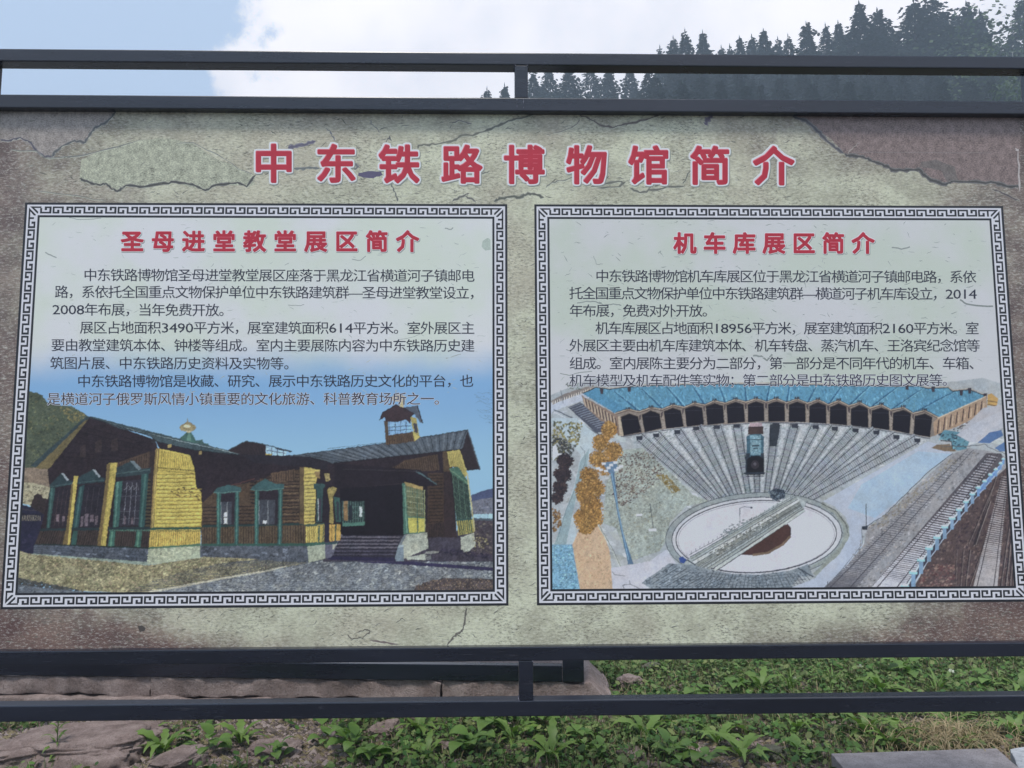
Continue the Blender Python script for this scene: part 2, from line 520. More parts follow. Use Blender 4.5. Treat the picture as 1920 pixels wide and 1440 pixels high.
# ground-off weld marks on the second rail below the middle post
for px in (969, 981):
    x0 = xof(px, 195)
    bevel_box('weld_mark', (x0, -0.0308, zb2+0.004), (x0+0.0014, -0.0301, zt2-0.004), MAT['weld'], sign, 0)
wb = random.Random(2)
for px, zz in ((965, zb1), (990, zb1), (965, zt2), (990, zt2), (973, zb3), (1000, zb3), (973, zt4), (1000, zt4)):
    x0 = xof(px, 150 if zz > 2 else 1275)
    bm = bmesh.new()
    for k in range(9):
        bmesh.ops.create_icosphere(bm, subdivisions=1, radius=wb.uniform(.0022, .0038), matrix=Matrix.Translation((x0+wb.uniform(-.002, .002), -.028+k*.0065, zz+wb.uniform(-.0015, .0015))))
    me = bpy.data.meshes.new('weld_bead'); bm.to_mesh(me); bm.free(); me.materials.append(MAT['weld'])
    tag(put(bpy.data.objects.new('weld_bead', me), sign), kind='stuff')
# backing sheet
bevel_box('backing_panel', (XL+0.002, 0.002, zb3+0.004 if False else zt3-0.01), (XR-0.002, 0.02, zb2+0.01), MAT['backing'], sign, 0)

# ------------------------------------------------------------------ flat print, drawn in layers a few hundredths of a millimetre apart
class Ink:
    def __init__(s, depth0=0, step=0.0):
        s.V, s.F, s.C, s.d, s.step = [], [], [], depth0, step
        s.tx = None
        s.teal = 1.0
    def xf(s, pts):
        P = np.asarray(pts, float).reshape(-1, 2)
        return s.tx(P) if s.tx else P
    def poly(s, pts, col, mott=0.12, jit=0.0, raw=False, depth=None):
        P = arr_on_y(s.xf(pts))
        if depth is None:
            s.d += s.step; depth = s.d
        b = len(s.V)
        cc = np.asarray(col, float)
        if cc.ndim == 1: cc = np.repeat(cc[None], len(P), 0)
        if s.teal != 1.0:
            cc = np.array([q*s.teal if (q[1] > q[0]+18 and q[1]+14 > q[2]) else q for q in cc])
        for (x, z), c in zip(P, cc):
            s.V.append((x, -depth, z))
            s.C.append((*ink(c), mott))
        # faces look towards -Y
        a = 0.5*sum(P[i][0]*P[(i+1) % len(P)][1]-P[(i+1) % len(P)][0]*P[i][1] for i in range(len(P)))
        idx = list(range(b, b+len(P)))
        s.F.append(idx if a > 0 else idx[::-1])
    def line(s, pts, w, col, mott=0.1, w2=None, depth=None):
        """tapering stroke through the given points; widths are in the same units as the points"""
        P = np.asarray(pts, float)
        n = len(P)
        ws = np.linspace(w, w if w2 is None else w2, n) if np.isscalar(w) else np.asarray(w, float)
        T = np.gradient(P, axis=0)
        T /= np.maximum(np.linalg.norm(T, axis=1), 1e-9)[:, None]
        N = np.stack([-T[:, 1], T[:, 0]], 1)
        A, B = P+N*ws[:, None]/2, P-N*ws[:, None]/2
        if depth is None:
            s.d += s.step; depth = s.d
        for i in range(n-1):
            s.poly([A[i], A[i+1], B[i+1], B[i]], col, mott, depth=depth)
    def dabs(s, region, n, size, cols, stretch=1.0, ang=0.0, mott=0.15, rng=None, spread=0.00025, jitter=0.25):
        """many small brush dabs inside a polygon"""
        mean = np.mean(np.array(cols, float), 0)
        cols = [tuple(0.72*np.array(c)+0.28*mean) for c in cols]
        n = int(n*1.35)
        rng = rng or random.Random(int(abs(region[0][0]*7+region[0][1]*13+n)))
        R = np.asarray(region, float)
        x0, y0 = R.min(0); x1, y1 = R.max(0)
        cnt = 0; tries = 0
        while cnt < n and tries < n*12:
            tries += 1
            x, y = rng.uniform(x0, x1), rng.uniform(y0, y1)
            ins = False; j = len(R)-1
            for i in range(len(R)):
                if (R[i][1] > y) != (R[j][1] > y) and x < (R[j][0]-R[i][0])*(y-R[i][1])/(R[j][1]-R[i][1])+R[i][0]:
                    ins = not ins
                j = i
            if not ins: continue
            cnt += 1
            sz = size*0.66*rng.uniform(0.5, 1.4)
            a = ang+rng.gauss(0, jitter*1.5)
            ca, sa = math.cos(a), math.sin(a)
            k = rng.choice((3, 4, 5))
            pts = []
            for q in range(k):
                t = 2*math.pi*q/k+rng.uniform(-.3, .3)
                u, v = math.cos(t)*sz*stretch, math.sin(t)*sz
                pts.append((x+u*ca-v*sa, y+u*sa+v*ca))
            c = cols[rng.randrange(len(cols))]
            f = rng.uniform(0.88, 1.12)
            s.poly(pts, [min(255, q*f) for q in c], mott)
    def build(s, name, mat, parent, depth, clip=None):
        """flatten all the overlapping shapes into one plane, the last drawn on top"""
        pts = [Vector((v[0], v[2])) for v in s.V]
        fcs, own = [], []
        for fi, f in enumerate(s.F):
            if len(f) <= 4:
                tris = [(f[0], f[k], f[k+1]) for k in range(1, len(f)-1)]
                if len(f) == 4:            # cut along the diagonal that keeps both halves the same way round
                    def ar(t): return (pts[t[1]]-pts[t[0]]).cross(pts[t[2]]-pts[t[0]])
                    if ar(tris[0])*ar(tris[1]) < 0:
                        alt = [(f[0], f[1], f[3]), (f[1], f[2], f[3])]
                        if ar(alt[0])*ar(alt[1]) > 0: tris = alt
            else:
                tris = [tuple(f[q] for q in t) for t in tessellate_polygon([[pts[q].to_3d() for q in f]])]
            for t in tris:
                a = (pts[t[1]]-pts[t[0]]).cross(pts[t[2]]-pts[t[0]])
                if abs(a) < 4e-9: continue
                fcs.append(list(t) if a > 0 else [t[0], t[2], t[1]]); own.append(fi)
        edges = set()
        for t in fcs:
            for p, q in ((t[0], t[1]), (t[1], t[2]), (t[2], t[0])):
                edges.add((min(p, q), max(p, q)))
        if clip:
            n0 = len(pts)
            pts += [Vector(p) for p in ((clip[0], clip[1]), (clip[2], clip[1]), (clip[2], clip[3]), (clip[0], clip[3]))]
            edges |= {(n0, n0+1), (n0+1, n0+2), (n0+2, n0+3), (n0, n0+3)}
        r = delaunay_2d_cdt(pts, list(edges), [], 0, 1e-6, False)
        ov = np.array([(v[0], v[1]) for v in r[0]]); of = np.array([f for f in r[2] if len(f) == 3])
        cen = ov[of].mean(1)
        x0, y0 = cen.min(0)-1e-6
        cell = 0.006
        nx = int((cen[:, 0].max()-x0)/cell)+2
        cid = ((cen[:, 1]-y0)//cell).astype(int)*nx+((cen[:, 0]-x0)//cell).astype(int)
        order = np.argsort(cid, kind='stable'); scid = cid[order]; sc_ = cen[order]
        top = np.full(len(cen), -1)
        P = np.array([(p[0], p[1]) for p in pts])
        for t, k in zip(fcs, own):
            a, b_, c = P[t[0]], P[t[1]], P[t[2]]
            lx, hx_ = min(a[0], b_[0], c[0]), max(a[0], b_[0], c[0])
            ly, hy_ = min(a[1], b_[1], c[1]), max(a[1], b_[1], c[1])
            c0, c1 = max(0, int((lx-x0)//cell)), min(nx-1, int((hx_-x0)//cell))
            if c1 < c0: continue
            for row in range(max(0, int((ly-y0)//cell)), int((hy_-y0)//cell)+1):
                lo_, hi_ = np.searchsorted(scid, (row*nx+c0, row*nx+c1+1))
                if lo_ == hi_: continue
                q = sc_[lo_:hi_]
                X, Y = q[:, 0], q[:, 1]
                m = (((b_[0]-a[0])*(Y-a[1])-(b_[1]-a[1])*(X-a[0]) >= 0) & ((c[0]-b_[0])*(Y-b_[1])-(c[1]-b_[1])*(X-b_[0]) >= 0) & ((a[0]-c[0])*(Y-c[1])-(a[1]-c[1])*(X-c[0]) >= 0))
                top[lo_:hi_][m] = k
        if clip:
            X, Y = sc_[:, 0], sc_[:, 1]
            top[(X < clip[0]) | (X > clip[2]) | (Y < clip[1]) | (Y > clip[3])] = -1
        V, Fc, Cc = [], [], []
        vm = {}
        for tri, k in zip(of[order].tolist(), top.tolist()):
            if k < 0: continue
            c = s.C[s.F[k][0]]
            idx = []
            for v in tri:
                key = (v, c)
                if key not in vm:
                    vm[key] = len(V); V.append((ov[v][0], -depth, ov[v][1])); Cc.append(c)
                idx.append(vm[key])
            Fc.append(idx)
        return mesh_obj(name, V, Fc, mat, parent, cols=Cc)

def smooth_noise(h, w, cell, rs):
    """bilinear value noise"""
    gh, gw = int(h/cell)+3, int(w/cell)+3
    g = rs.rand(gh, gw)
    y, x = np.arange(h)/cell, np.arange(w)/cell
    yi, xi = y.astype(int), x.astype(int)
    fy, fx = y-yi, x-xi
    fy = (fy*fy*(3-2*fy))[:, None]; fx = (fx*fx*(3-2*fx))[None]
    a, b = g[np.ix_(yi, xi)], g[np.ix_(yi, xi+1)]
    c, d = g[np.ix_(yi+1, xi)], g[np.ix_(yi+1, xi+1)]
    return (a*(1-fx)+b*fx)*(1-fy)+(c*(1-fx)+d*fx)*fy-0.5
def picture_grid(s, name, mat, parent, depth, x0, z0, x1, z1, seed, mk=1.0, warp=1.0, gain=.95, sat=.88):
    """the painted shapes resolved into the fine dots of a printed photograph: one vertex per dot"""
    SS, cell = 3, 0.00195
    nx, nz = int((x1-x0)/cell), int((z1-z0)/cell)
    W, H = nx*SS, nz*SS
    px = (x1-x0)/W; pz = (z1-z0)/H
    img = np.zeros((H, W, 4), np.float32); mot = np.zeros((H, W), np.float32)
    Vv = np.array([(v[0], v[2]) for v in s.V])
    Vv[:, 0] = (Vv[:, 0]-x0)/px; Vv[:, 1] = (Vv[:, 1]-z0)/pz
    for f in s.F:
        P = Vv[f]
        ax, az = np.floor(P.min(0)).astype(int); bx, bz = np.ceil(P.max(0)).astype(int)
        ax, az, bx, bz = max(ax, 0), max(az, 0), min(bx, W), min(bz, H)
        if bx <= ax or bz <= az: continue
        X = (np.arange(ax, bx)+.5)[None]; Z = (np.arange(az, bz)+.5)[:, None]
        ins = np.zeros((bz-az, bx-ax), bool)
        n = len(P)
        for i in range(n):
            xa, za = P[i-1]; xb, zb = P[i]
            if za == zb: continue
            ins ^= ((za > Z) != (zb > Z)) & (X < (xb-xa)*(Z-za)/(zb-za)+xa)
        c = s.C[f[0]]
        img[az:bz, ax:bx][ins] = (c[0], c[1], c[2], 1)
        mot[az:bz, ax:bx][ins] = c[3]*mk
    rs = np.random.RandomState(seed)
    # uneven outlines
    wy = (smooth_noise(H, W, 9, rs)*4.0+smooth_noise(H, W, 3.2, rs)*2.6)*warp
    wx = (smooth_noise(H, W, 9, rs)*4.0+smooth_noise(H, W, 3.2, rs)*2.6)*warp
    yy = np.clip(np.arange(H)[:, None]+np.round(wy).astype(int), 0, H-1)
    xx = np.clip(np.arange(W)[None]+np.round(wx).astype(int), 0, W-1)
    img = img[yy, xx]; mot = mot[yy, xx]
    # grain, blotches and slow tone changes of a real picture
    g = rs.randn(H, W).astype(np.float32)*.30
    k = (g+smooth_noise(H, W, 4, rs)*1.5+smooth_noise(H, W, 9, rs)*1.2)*(mot*1.35+.10*mk)
    k += smooth_noise(H, W, 22, rs)*(.14*mk+mot*.8)+smooth_noise(H, W, 70, rs)*(.18*mk+mot*.5)+smooth_noise(H, W, 210, rs)*.14
    img[..., :3] = img[..., :3]**1.22*(.34**-.22)
    lum = img[..., :3].mean(2, keepdims=True)
    img[..., :3] = (lum+(img[..., :3]-lum)*sat)*gain
    tint = smooth_noise(H, W, 40, rs)*.06
    img[..., :3] *= np.clip(1+k, .22, 2.2)[..., None]
    img[..., 0] *= 1+tint; img[..., 2] *= 1-tint
    img[..., :3] *= img[..., 3:4]
    # slight softness, then average down to the dots
    for ax_ in (0, 1):
        img = (np.roll(img, 1, ax_)+2*img+np.roll(img, -1, ax_))/4
    d = img[:nz*SS, :nx*SS].reshape(nz, SS, nx, SS, 4).mean((1, 3))
    al = d[..., 3]
    rgb = d[..., :3]/np.maximum(al, 1e-4)[..., None]
    cov = al > 0.02
    C4 = np.concatenate([np.clip(rgb, .003, .86), al[..., None]], 2)
    X, Z = np.meshgrid(x0+(np.arange(nx)+.5)*(x1-x0)/nx, z0+(np.arange(nz)+.5)*(z1-z0)/nz)
    idx = np.arange(nx*nz).reshape(nz, nx)
    q = cov[:-1, :-1] | cov[1:, :-1] | cov[:-1, 1:] | cov[1:, 1:]
    F4 = np.stack([idx[:-1, :-1][q], idx[:-1, 1:][q], idx[1:, 1:][q], idx[1:, :-1][q]], 1)
    used = np.zeros(nx*nz, bool); used[F4.ravel()] = True
    remap = np.cumsum(used)-1
    F4 = remap[F4]
    co = np.stack([X.ravel(), np.full(nx*nz, -depth), Z.ravel()], 1)[used]
    C4 = C4.reshape(-1, 4)[used].astype(np.float32)
    me = bpy.data.meshes.new(name)
    me.vertices.add(len(co)); me.vertices.foreach_set('co', co.astype(np.float32).ravel())
    me.loops.add(F4.size); me.loops.foreach_set('vertex_index', F4.ravel().astype(np.int32))
    me.polygons.add(len(F4)); me.polygons.foreach_set('loop_start', (np.arange(len(F4))*4).astype(np.int32)); me.polygons.foreach_set('loop_total', np.full(len(F4), 4, np.int32))
    at = me.color_attributes.new('col', 'FLOAT_COLOR', 'POINT'); at.data.foreach_set('color', C4.ravel())
    me.update(calc_edges=True); me.materials.append(mat)
    return put(bpy.data.objects.new(name, me), parent)

def sheet(name, q, depth, mat, parent=sign, n=1):
    P = arr_on_y(q)
    return mesh_obj(name, [(x, -depth, z) for x, z in P], [(0, 1, 2, 3)], mat, parent)

# whole sheet with the picture of an old plaster wall
zs0, zs1 = zt3-0.012, zb2+0.012
mesh_obj('wall_print', [(XL+0.001, 0, zs0), (XR-0.001, 0, zs0), (XR-0.001, 0, zs1), (XL+0.001, 0, zs1)], [(0, 1, 2, 3)], MAT['wall'], sign)

def jag(pts, n, amp, seed):
    """roughen a traced line"""
    r = random.Random(seed)
    out = [pts[0]]
    for a, b in zip(pts[:-1], pts[1:]):
        for k in range(1, n+1):
            t = k/n
            j = amp if k < n else amp*0.3
            out.append((a[0]+(b[0]-a[0])*t+r.uniform(-j, j), a[1]+(b[1]-a[1])*t+r.uniform(-j, j)))
    return out
cr = Ink(0.00005)
DK = (62, 64, 62)
def crack(pts, w, seed, col=DK, hl=True, w2=None, n=4, amp=1.6):
    P = jag(pts, n, amp, seed)
    r = random.Random(seed+5)
    ws = [max(0.5, w*r.uniform(0.45, 1.25)*(1 if w2 is None else (1-i/len(P))+w2/w*i/len(P))) for i in range(len(P))]
    ws[0] = ws[-1] = 0.4
    if hl:
        cr.line([(x+.8, y+1.6) for x, y in P], np.array(ws)*0.6, (178, 184, 168), 0.3)
    cr.line(P, np.array(ws)*1.6, [c*0.5+76 for c in col], 0.4)
    cr.line(P, np.array(ws)*.8, [c*.9+14 for c in col], 0.3)
# smoother plaster patches bounded by the cracks
cr.poly(jag([(150, 340), (152, 300), (200, 278), (262, 262), (310, 260), (360, 268), (410, 300), (470, 325), (478, 345), (462, 350), (420, 345), (385, 356), (330, 342), (260, 350), (238, 345), (220, 358), (200, 345), (170, 345)], 3, 1.5, 3), (158, 162, 144), 0.9)
cr.poly(jag([(0, 209), (218, 209), (200, 230), (178, 240), (160, 266), (130, 268), (100, 290), (84, 294), (66, 282), (40, 262), (0, 268)], 3, 1.5, 9), (140, 134, 130), 0.8)
cr.poly(jag([(1490, 217), (1912, 217), (1912, 350), (1870, 345), (1815, 340), (1775, 345), (1740, 330), (1725, 318), (1678, 320), (1650, 308), (1620, 298), (1583, 288), (1560, 262), (1530, 240)], 3, 1.5, 4), (120, 106, 104), 0.9)
cr.poly(jag([(1728, 303), (1755, 299), (1790, 312), (1797, 338), (1778, 343), (1765, 320), (1740, 315), (1724, 312)], 2, 1.5, 6), (104, 98, 96), 0.7)
crack([(0, 262), (14, 264), (38, 258), (58, 268), (72, 286), (84, 294), (98, 294)], 3.0, 11, (74, 72, 86))
crack([(98, 294), (104, 284), (120, 272), (140, 264), (160, 267), (170, 250), (180, 238), (200, 229), (218, 209)], 3.4, 12, (78, 82, 84))
crack([(20, 280), (48, 283), (70, 284), (84, 296), (120, 294), (160, 290), (200, 280), (262, 262)], 1.6, 13, (104, 108, 104), n=3)
crack([(150, 334), (168, 342), (186, 347), (200, 344), (206, 352), (220, 359), (236, 348), (262, 351), (300, 345), (330, 341), (360, 346), (385, 357), (402, 348), (425, 345), (445, 342), (462, 350), (480, 328)], 3.4, 14)
crack([(330, 270), (362, 268), (398, 285), (424, 300), (448, 318), (475, 327)], 1.0, 15, (120, 126, 118), n=3)
crack([(70, 358), (120, 364), (170, 372), (200, 376)], 1.2, 16, (112, 116, 108))
crack([(612, 240), (622, 252), (628, 264)], 2.0, 17, (92, 96, 104))
crack([(540, 278), (556, 274), (575, 270), (592, 264)], 6.0, 18, (84, 82, 104), hl=False)
crack([(550, 316), (575, 315), (600, 316)], 3.6, 19, (96, 104, 104), hl=False)
crack([(664, 306), (672, 312), (664, 318)], 3.4, 20, (96, 100, 104), hl=False)
cr.poly(jag([(672, 324), (690, 321), (715, 322), (718, 328), (700, 334), (684, 333), (672, 330)], 3, 1.0, 8), (84, 80, 108), 0.12)
cr.poly(jag([(724, 268), (731, 253), (735, 266), (727, 258), (722, 270)], 2, .6, 8), (92, 94, 96), 0.12)
crack([(730, 338), (737, 352), (742, 365), (745, 378)], 2.0, 21, (92, 98, 92))
crack([(692, 225), (702, 238), (712, 248)], 1.3, 22, (110, 112, 108))
crack([(782, 278), (784, 273), (800, 272), (820, 270), (850, 264), (866, 254), (886, 254), (914, 244), (940, 232), (968, 222), (1000, 215)], 3.2, 23, (96, 100, 88))
crack([(848, 230), (862, 225), (884, 232)], 1.8, 24, (108, 106, 104))
crack([(1085, 214), (1108, 224), (1130, 236), (1150, 239), (1178, 232), (1210, 225), (1240, 214)], 2.6, 25, (92, 86, 80))
crack([(1030, 252), (1060, 244), (1082, 232), (1088, 220)], 1.4, 26, (118, 114, 104))
crack([(896, 322), (905, 326), (918, 321)], 1.8, 27, (98, 102, 94))
crack([(1024, 352), (1036, 342), (1056, 338), (1078, 330), (1090, 336), (1110, 346)], 1.6, 28, (110, 116, 104))
crack([(1108, 350), (1130, 346), (1160, 340), (1172, 342), (1160, 350), (1120, 352)], 3.0, 29, (92, 96, 86))
crack([(1180, 352), (1200, 361), (1222, 356), (1260, 350), (1285, 348)], 2.6, 30, (92, 96, 86))
crack([(848, 378), (868, 368), (880, 362)], 2.4, 31, (94, 96, 90))
crack([(872, 368), (884, 372), (892, 380)], 2.4, 32, (94, 96, 90))
crack([(926, 378), (936, 372), (955, 369), (974, 370), (990, 363), (1006, 365), (1020, 370)], 4.0, 33, (80, 86, 76))
crack([(1280, 345), (1288, 330), (1297, 318)], 2.0, 34, (92, 96, 86))
crack([(1322, 234), (1326, 224), (1336, 217)], 7.0, 35, (96, 90, 108), hl=False)
crack([(1485, 217), (1512, 226), (1528, 240), (1545, 258), (1562, 272), (1582, 288)], 5.0, 36, (70, 70, 76))
crack([(1582, 289), (1592, 292), (1618, 294), (1635, 302), (1655, 308), (1672, 319), (1700, 319), (1722, 318), (1730, 326), (1745, 338), (1774, 346), (1788, 340), (1830, 341), (1868, 343), (1888, 349), (1918, 349)], 5.4, 37, (64, 64, 64))
crack([(1860, 355), (1885, 365), (1912, 376)], 2.4, 38, (72, 66, 68))
crack([(1590, 288), (1600, 276), (1612, 268)], 1.4, 39, (150, 142, 136), hl=False)
crack([(1600, 285), (1650, 286), (1740, 286), (1860, 287)], 1.0, 40, (112, 102, 102), hl=False, n=3, amp=.8)
# rough white scratches at the right end
for x0, y0, x1, y1 in ((1909, 282, 1912, 358), (1904, 280, 1910, 281)):
    crack([(x0, y0), ((x0+x1)/2, (y0+y1)/2), (x1, y1)], 2.2, int(x0), (176, 170, 170), hl=False)
# lower strip
crack([(876, 1139), (872, 1156), (869, 1175), (866, 1184), (856, 1188), (846, 1200), (838, 1210)], 2.6, 41, (86, 84, 74))
crack([(650, 1190), (660, 1199), (680, 1196), (694, 1184), (684, 1180), (668, 1186)], 2.0, 42, (92, 88, 76))
crack([(694, 1200), (720, 1204), (748, 1208)], 2.6, 43, (104, 92, 88), hl=False)
cr.poly(jag([(258, 1174), (266, 1172), (273, 1177), (270, 1184), (262, 1185)], 2, .8, 5), (72, 68, 66), 0.1)
crack([(742, 1168), (756, 1160), (760, 1164)], 1.6, 44, (104, 104, 90))
# scattered chips and flakes of plaster
rng = random.Random(4)
for k in range(330):
    zone = rng.random()
    if zone < 0.55:
        x, y = rng.uniform(10, 1500), rng.uniform(218, 376)
    elif zone < 0.9:
        x, y = rng.uniform(10, 1900), rng.uniform(1143, 1204)
    else:
        x, y = rng.uniform(958, 998), rng.uniform(390, 1130)
    L = rng.uniform(3, 15); a = rng.gauss(-0.15, 0.4)
    P = [(x+L*t*math.cos(a)+rng.uniform(-1.2, 1.2), y+L*t*math.sin(a)+rng.uniform(-1.2, 1.2)) for t in (0, .35, .7, 1)]
    g = rng.uniform(88, 128)
    cr.line(P, np.array([.4, rng.uniform(.8, 2.4), rng.uniform(.8, 2.0), .4]), (g, g+2, g-6), 0.2)
cr.build('crack_print', MAT['pic'], sign, 0.00006, (XL+.002, zs0+.001, XR-.002, zs1-.001))['kind'] = 'stuff'
D0 = 0.00006
# ------------------------------------------------------------------ the two framed text panels
W_, G_, H_, Z0_ = 1.7185, 0.0977, 1.4164, 1.0062
FR = {'L': (-W_-G_/2, Z0_), 'R': (G_/2, Z0_)}
DP = 0.00012
def rects_obj(name, rects, depth, mat):
    V, Fc = [], []
    for q in rects:
        b = len(V)
        V += [(x, -depth, z) for x, z in q]
        a = sum(q[i][0]*q[(i+1) % len(q)][1]-q[(i+1) % len(q)][0]*q[i][1] for i in range(len(q)))
        idx = list(range(b, b+len(q)))
        Fc.append(idx if a > 0 else idx[::-1])
    return mesh_obj(name, V, Fc, mat, sign)
for side, (fx, fz) in FR.items():
    pnl = rects_obj('text_panel_print', [[(fx+.046, fz+.046), (fx+W_-.046, fz+.046), (fx+W_-.046, fz+H_-.046), (fx+.046, fz+H_-.046)]],
              DP, MAT['panelL' if side == 'L' else 'panelR'])
    pnl['label'] = 'left pale text panel, sky blue towards the picture' if side == 'L' else 'right pale pitted text panel'

# ---- small grey scratches inside the panels
sc = Ink()
rng = random.Random(12)
def scratches(x0, x1, y0, y1, n, g0, g1, wmax, lmax):
    for k in range(n):
        x, y = rng.uniform(x0, x1), rng.uniform(y0, y1)
        L = rng.uniform(3, lmax); a = rng.gauss(0.1, 0.45)
        P = [(x+L*t*math.cos(a)+rng.uniform(-1, 1), y+L*t*math.sin(a)+rng.uniform(-1, 1)) for t in (0, .3, .7, 1)]
        g = rng.uniform(g0, g1)
        sc.line(P, np.array([.3, rng.uniform(.5, wmax), rng.uniform(.5, wmax), .3]), (g-6, g+3, g), 0.15)
scratches(90, 900, 412, 740, 190, 158, 180, 1.3, 13)
scratches(1045, 1840, 415, 720, 330, 132, 172, 1.6, 14)
for P, w, g in (([(130, 408), (150, 412), (170, 411), (190, 409)], 1.2, 150), ([(85, 473), (95, 478), (106, 483)], 2.2, 150),
                ([(1082, 568), (1100, 565), (1118, 566), (1132, 572), (1150, 570), (1165, 573)], 2.0, 140),
                ([(1113, 480), (1118, 494), (1120, 496), (1130, 495)], 1.2, 150), ([(1412, 667), (1428, 668), (1438, 676), (1448, 664)], 3.2, 136),
                ([(1672, 464), (1690, 467), (1706, 463)], 2.4, 140), ([(1800, 562), (1812, 570), (1830, 573), (1862, 574)], 3.0, 132),
                ([(1050, 700), (1068, 704), (1080, 700), (1110, 696)], 1.4, 140), ([(660, 486), (676, 488), (686, 480)], 1.4, 150),
                ([(540, 572), (562, 573), (570, 571)], 1.2, 150), ([(836, 672), (850, 668), (864, 664)], 1.4, 158),
                ([(740, 640), (775, 632), (790, 625)], 1.0, 160), ([(834, 428), (846, 430), (850, 427)], 2.0, 148)):
    sc.line(jag(P, 3, .8, int(P[0][0])), w, (g-6, g+2, g), 0.2)
sc.poly(jag([(905, 452), (914, 446), (920, 450), (920, 468), (910, 470), (903, 462)], 2, 1, 3), (164, 178, 170), 0.15)
o = sc.build('scratch_print', MAT['pic'], sign, 0.00016); o['kind'] = 'stuff'

# ------------------------------------------------------------------ left picture: yellow timber church
A = lambda P: [(p[0]/3.2, 700+p[1]/3.2) for p in P]
Bx = lambda P: [(480+p[0]/3.2, 700+p[1]/3.2) for p in P]
pc = Ink()
rg = random.Random(77)
pc.teal = 0.86
def tofn(fn):
    pc.tx = lambda P: np.array(fn([tuple(p) for p in P]))
tofn(A)
def planks(quad, n, col, w=3, mott=.1, j=0.0):
    """n lines running between the two long sides of a quad (a-b is one side, d-c the other)"""
    a, b, c, d = [np.array(p, float) for p in quad]
    for k in range(1, n):
        t = k/n
        p, q = a+(b-a)*t, d+(c-d)*t
        f_ = rg.uniform(.85, 1.15)
        pc.line([tuple(p), tuple(q)], w*rg.uniform(.6, 1.3), [v*f_ for v in col], mott)
def P_(pts, col, mott=.1): pc.poly(pts, col, mott)
GRN, DGR, YEL, DKW = (70, 112, 108), (48, 74, 80), (186, 168, 66), (56, 43, 50)
# hillside with trees
hillp = [(100, 112), (185, 108), (235, 122), (290, 175), (350, 192), (430, 198), (500, 235), (560, 290), (430, 460), (300, 570), (100, 600)]
P_(jag(hillp, 3, 5, 1), (88, 98, 78), .2)
pc.dabs(hillp, 420, 12, [(70, 82, 68), (84, 98, 72), (104, 112, 78), (62, 74, 66), (118, 116, 78)], .7, 1.57, .2)
pc.dabs([(360, 200), (500, 238), (530, 290), (430, 300)], 60, 9, [(134, 124, 72), (120, 114, 72)], 1, 0, .2)
pc.dabs([(140, 420), (330, 420), (290, 560), (130, 560)], 130, 8, [(58, 70, 66), (72, 84, 74), (92, 100, 84)], .5, 1.57, .2)
P_([(100, 568), (310, 566), (310, 690), (100, 660)], (138, 122, 104), .25)
P_([(100, 650), (200, 658), (310, 688), (310, 770), (200, 800), (100, 770)], (166, 160, 130), .2)
pc.dabs([(100, 660), (310, 690), (310, 780), (100, 780)], 90, 9, [(150, 142, 112), (176, 170, 140), (120, 110, 92)], 2, 0, .2)
P_(jag([(205, 735), (225, 720), (262, 745), (300, 765), (300, 900), (210, 870), (180, 800)], 2, 8, 3), (66, 54, 54), .25)
P_([(80, 770), (180, 800), (270, 850), (260, 1090), (80, 1085)], (50, 48, 74), .15)
pc.line([(100, 842), (258, 846)], 8, (44, 42, 60)); pc.line([(100, 812), (220, 824)], 5, (80, 74, 78))
for k in range(14):
    x = 118+k*9.5
    pc.line([(x, 852), (x-3, 885)], 3.2, (150, 142, 120), .2)
pc.dabs([(90, 960), (230, 970), (200, 1080), (90, 1080)], 40, 16, [(44, 44, 74), (58, 54, 80)], 1.4, 0, .1)
# main dark gable wall
P_([(285, 570), (528, 258), (930, 398), (950, 455), (930, 900), (900, 1050), (205, 1034), (245, 930), (300, 690)], DKW, .22)
P_([(180, 557), (518, 262), (536, 268), (300, 566), (282, 575), (230, 572)], (118, 106, 66), .2)
P_([(180, 557), (515, 260), (535, 258), (535, 272), (500, 292), (215, 566)], (62, 80, 84), .15)
planks([(300, 560), (525, 290), (900, 400), (700, 560)], 9, (44, 34, 42), 3)
for q in ([(482, 440), (515, 425), (515, 500), (480, 505)], [(572, 410), (608, 398), (612, 470), (572, 480)], [(668, 400), (705, 388), (710, 460), (668, 468)]):
    P_(q, (72, 58, 58), .2)
P_([(700, 538), (892, 470), (930, 482), (918, 575), (850, 572), (795, 528), (700, 566)], (92, 74, 60), .2)
planks([(700, 545), (925, 470), (920, 575), (700, 566)], 15, (58, 44, 42), 3)
P_([(900, 470), (940, 455), (935, 600), (918, 760), (905, 925), (880, 925), (890, 700)], (66, 52, 52), .15)
# logs beside the big window
for k in range(14):
    y = 640+k*21
    pc.line([(872, y), (905, y+1)], 10, (88, 80, 56), .2); pc.line([(872, y+9), (905, y+10)], 7, (40, 32, 36), .1)
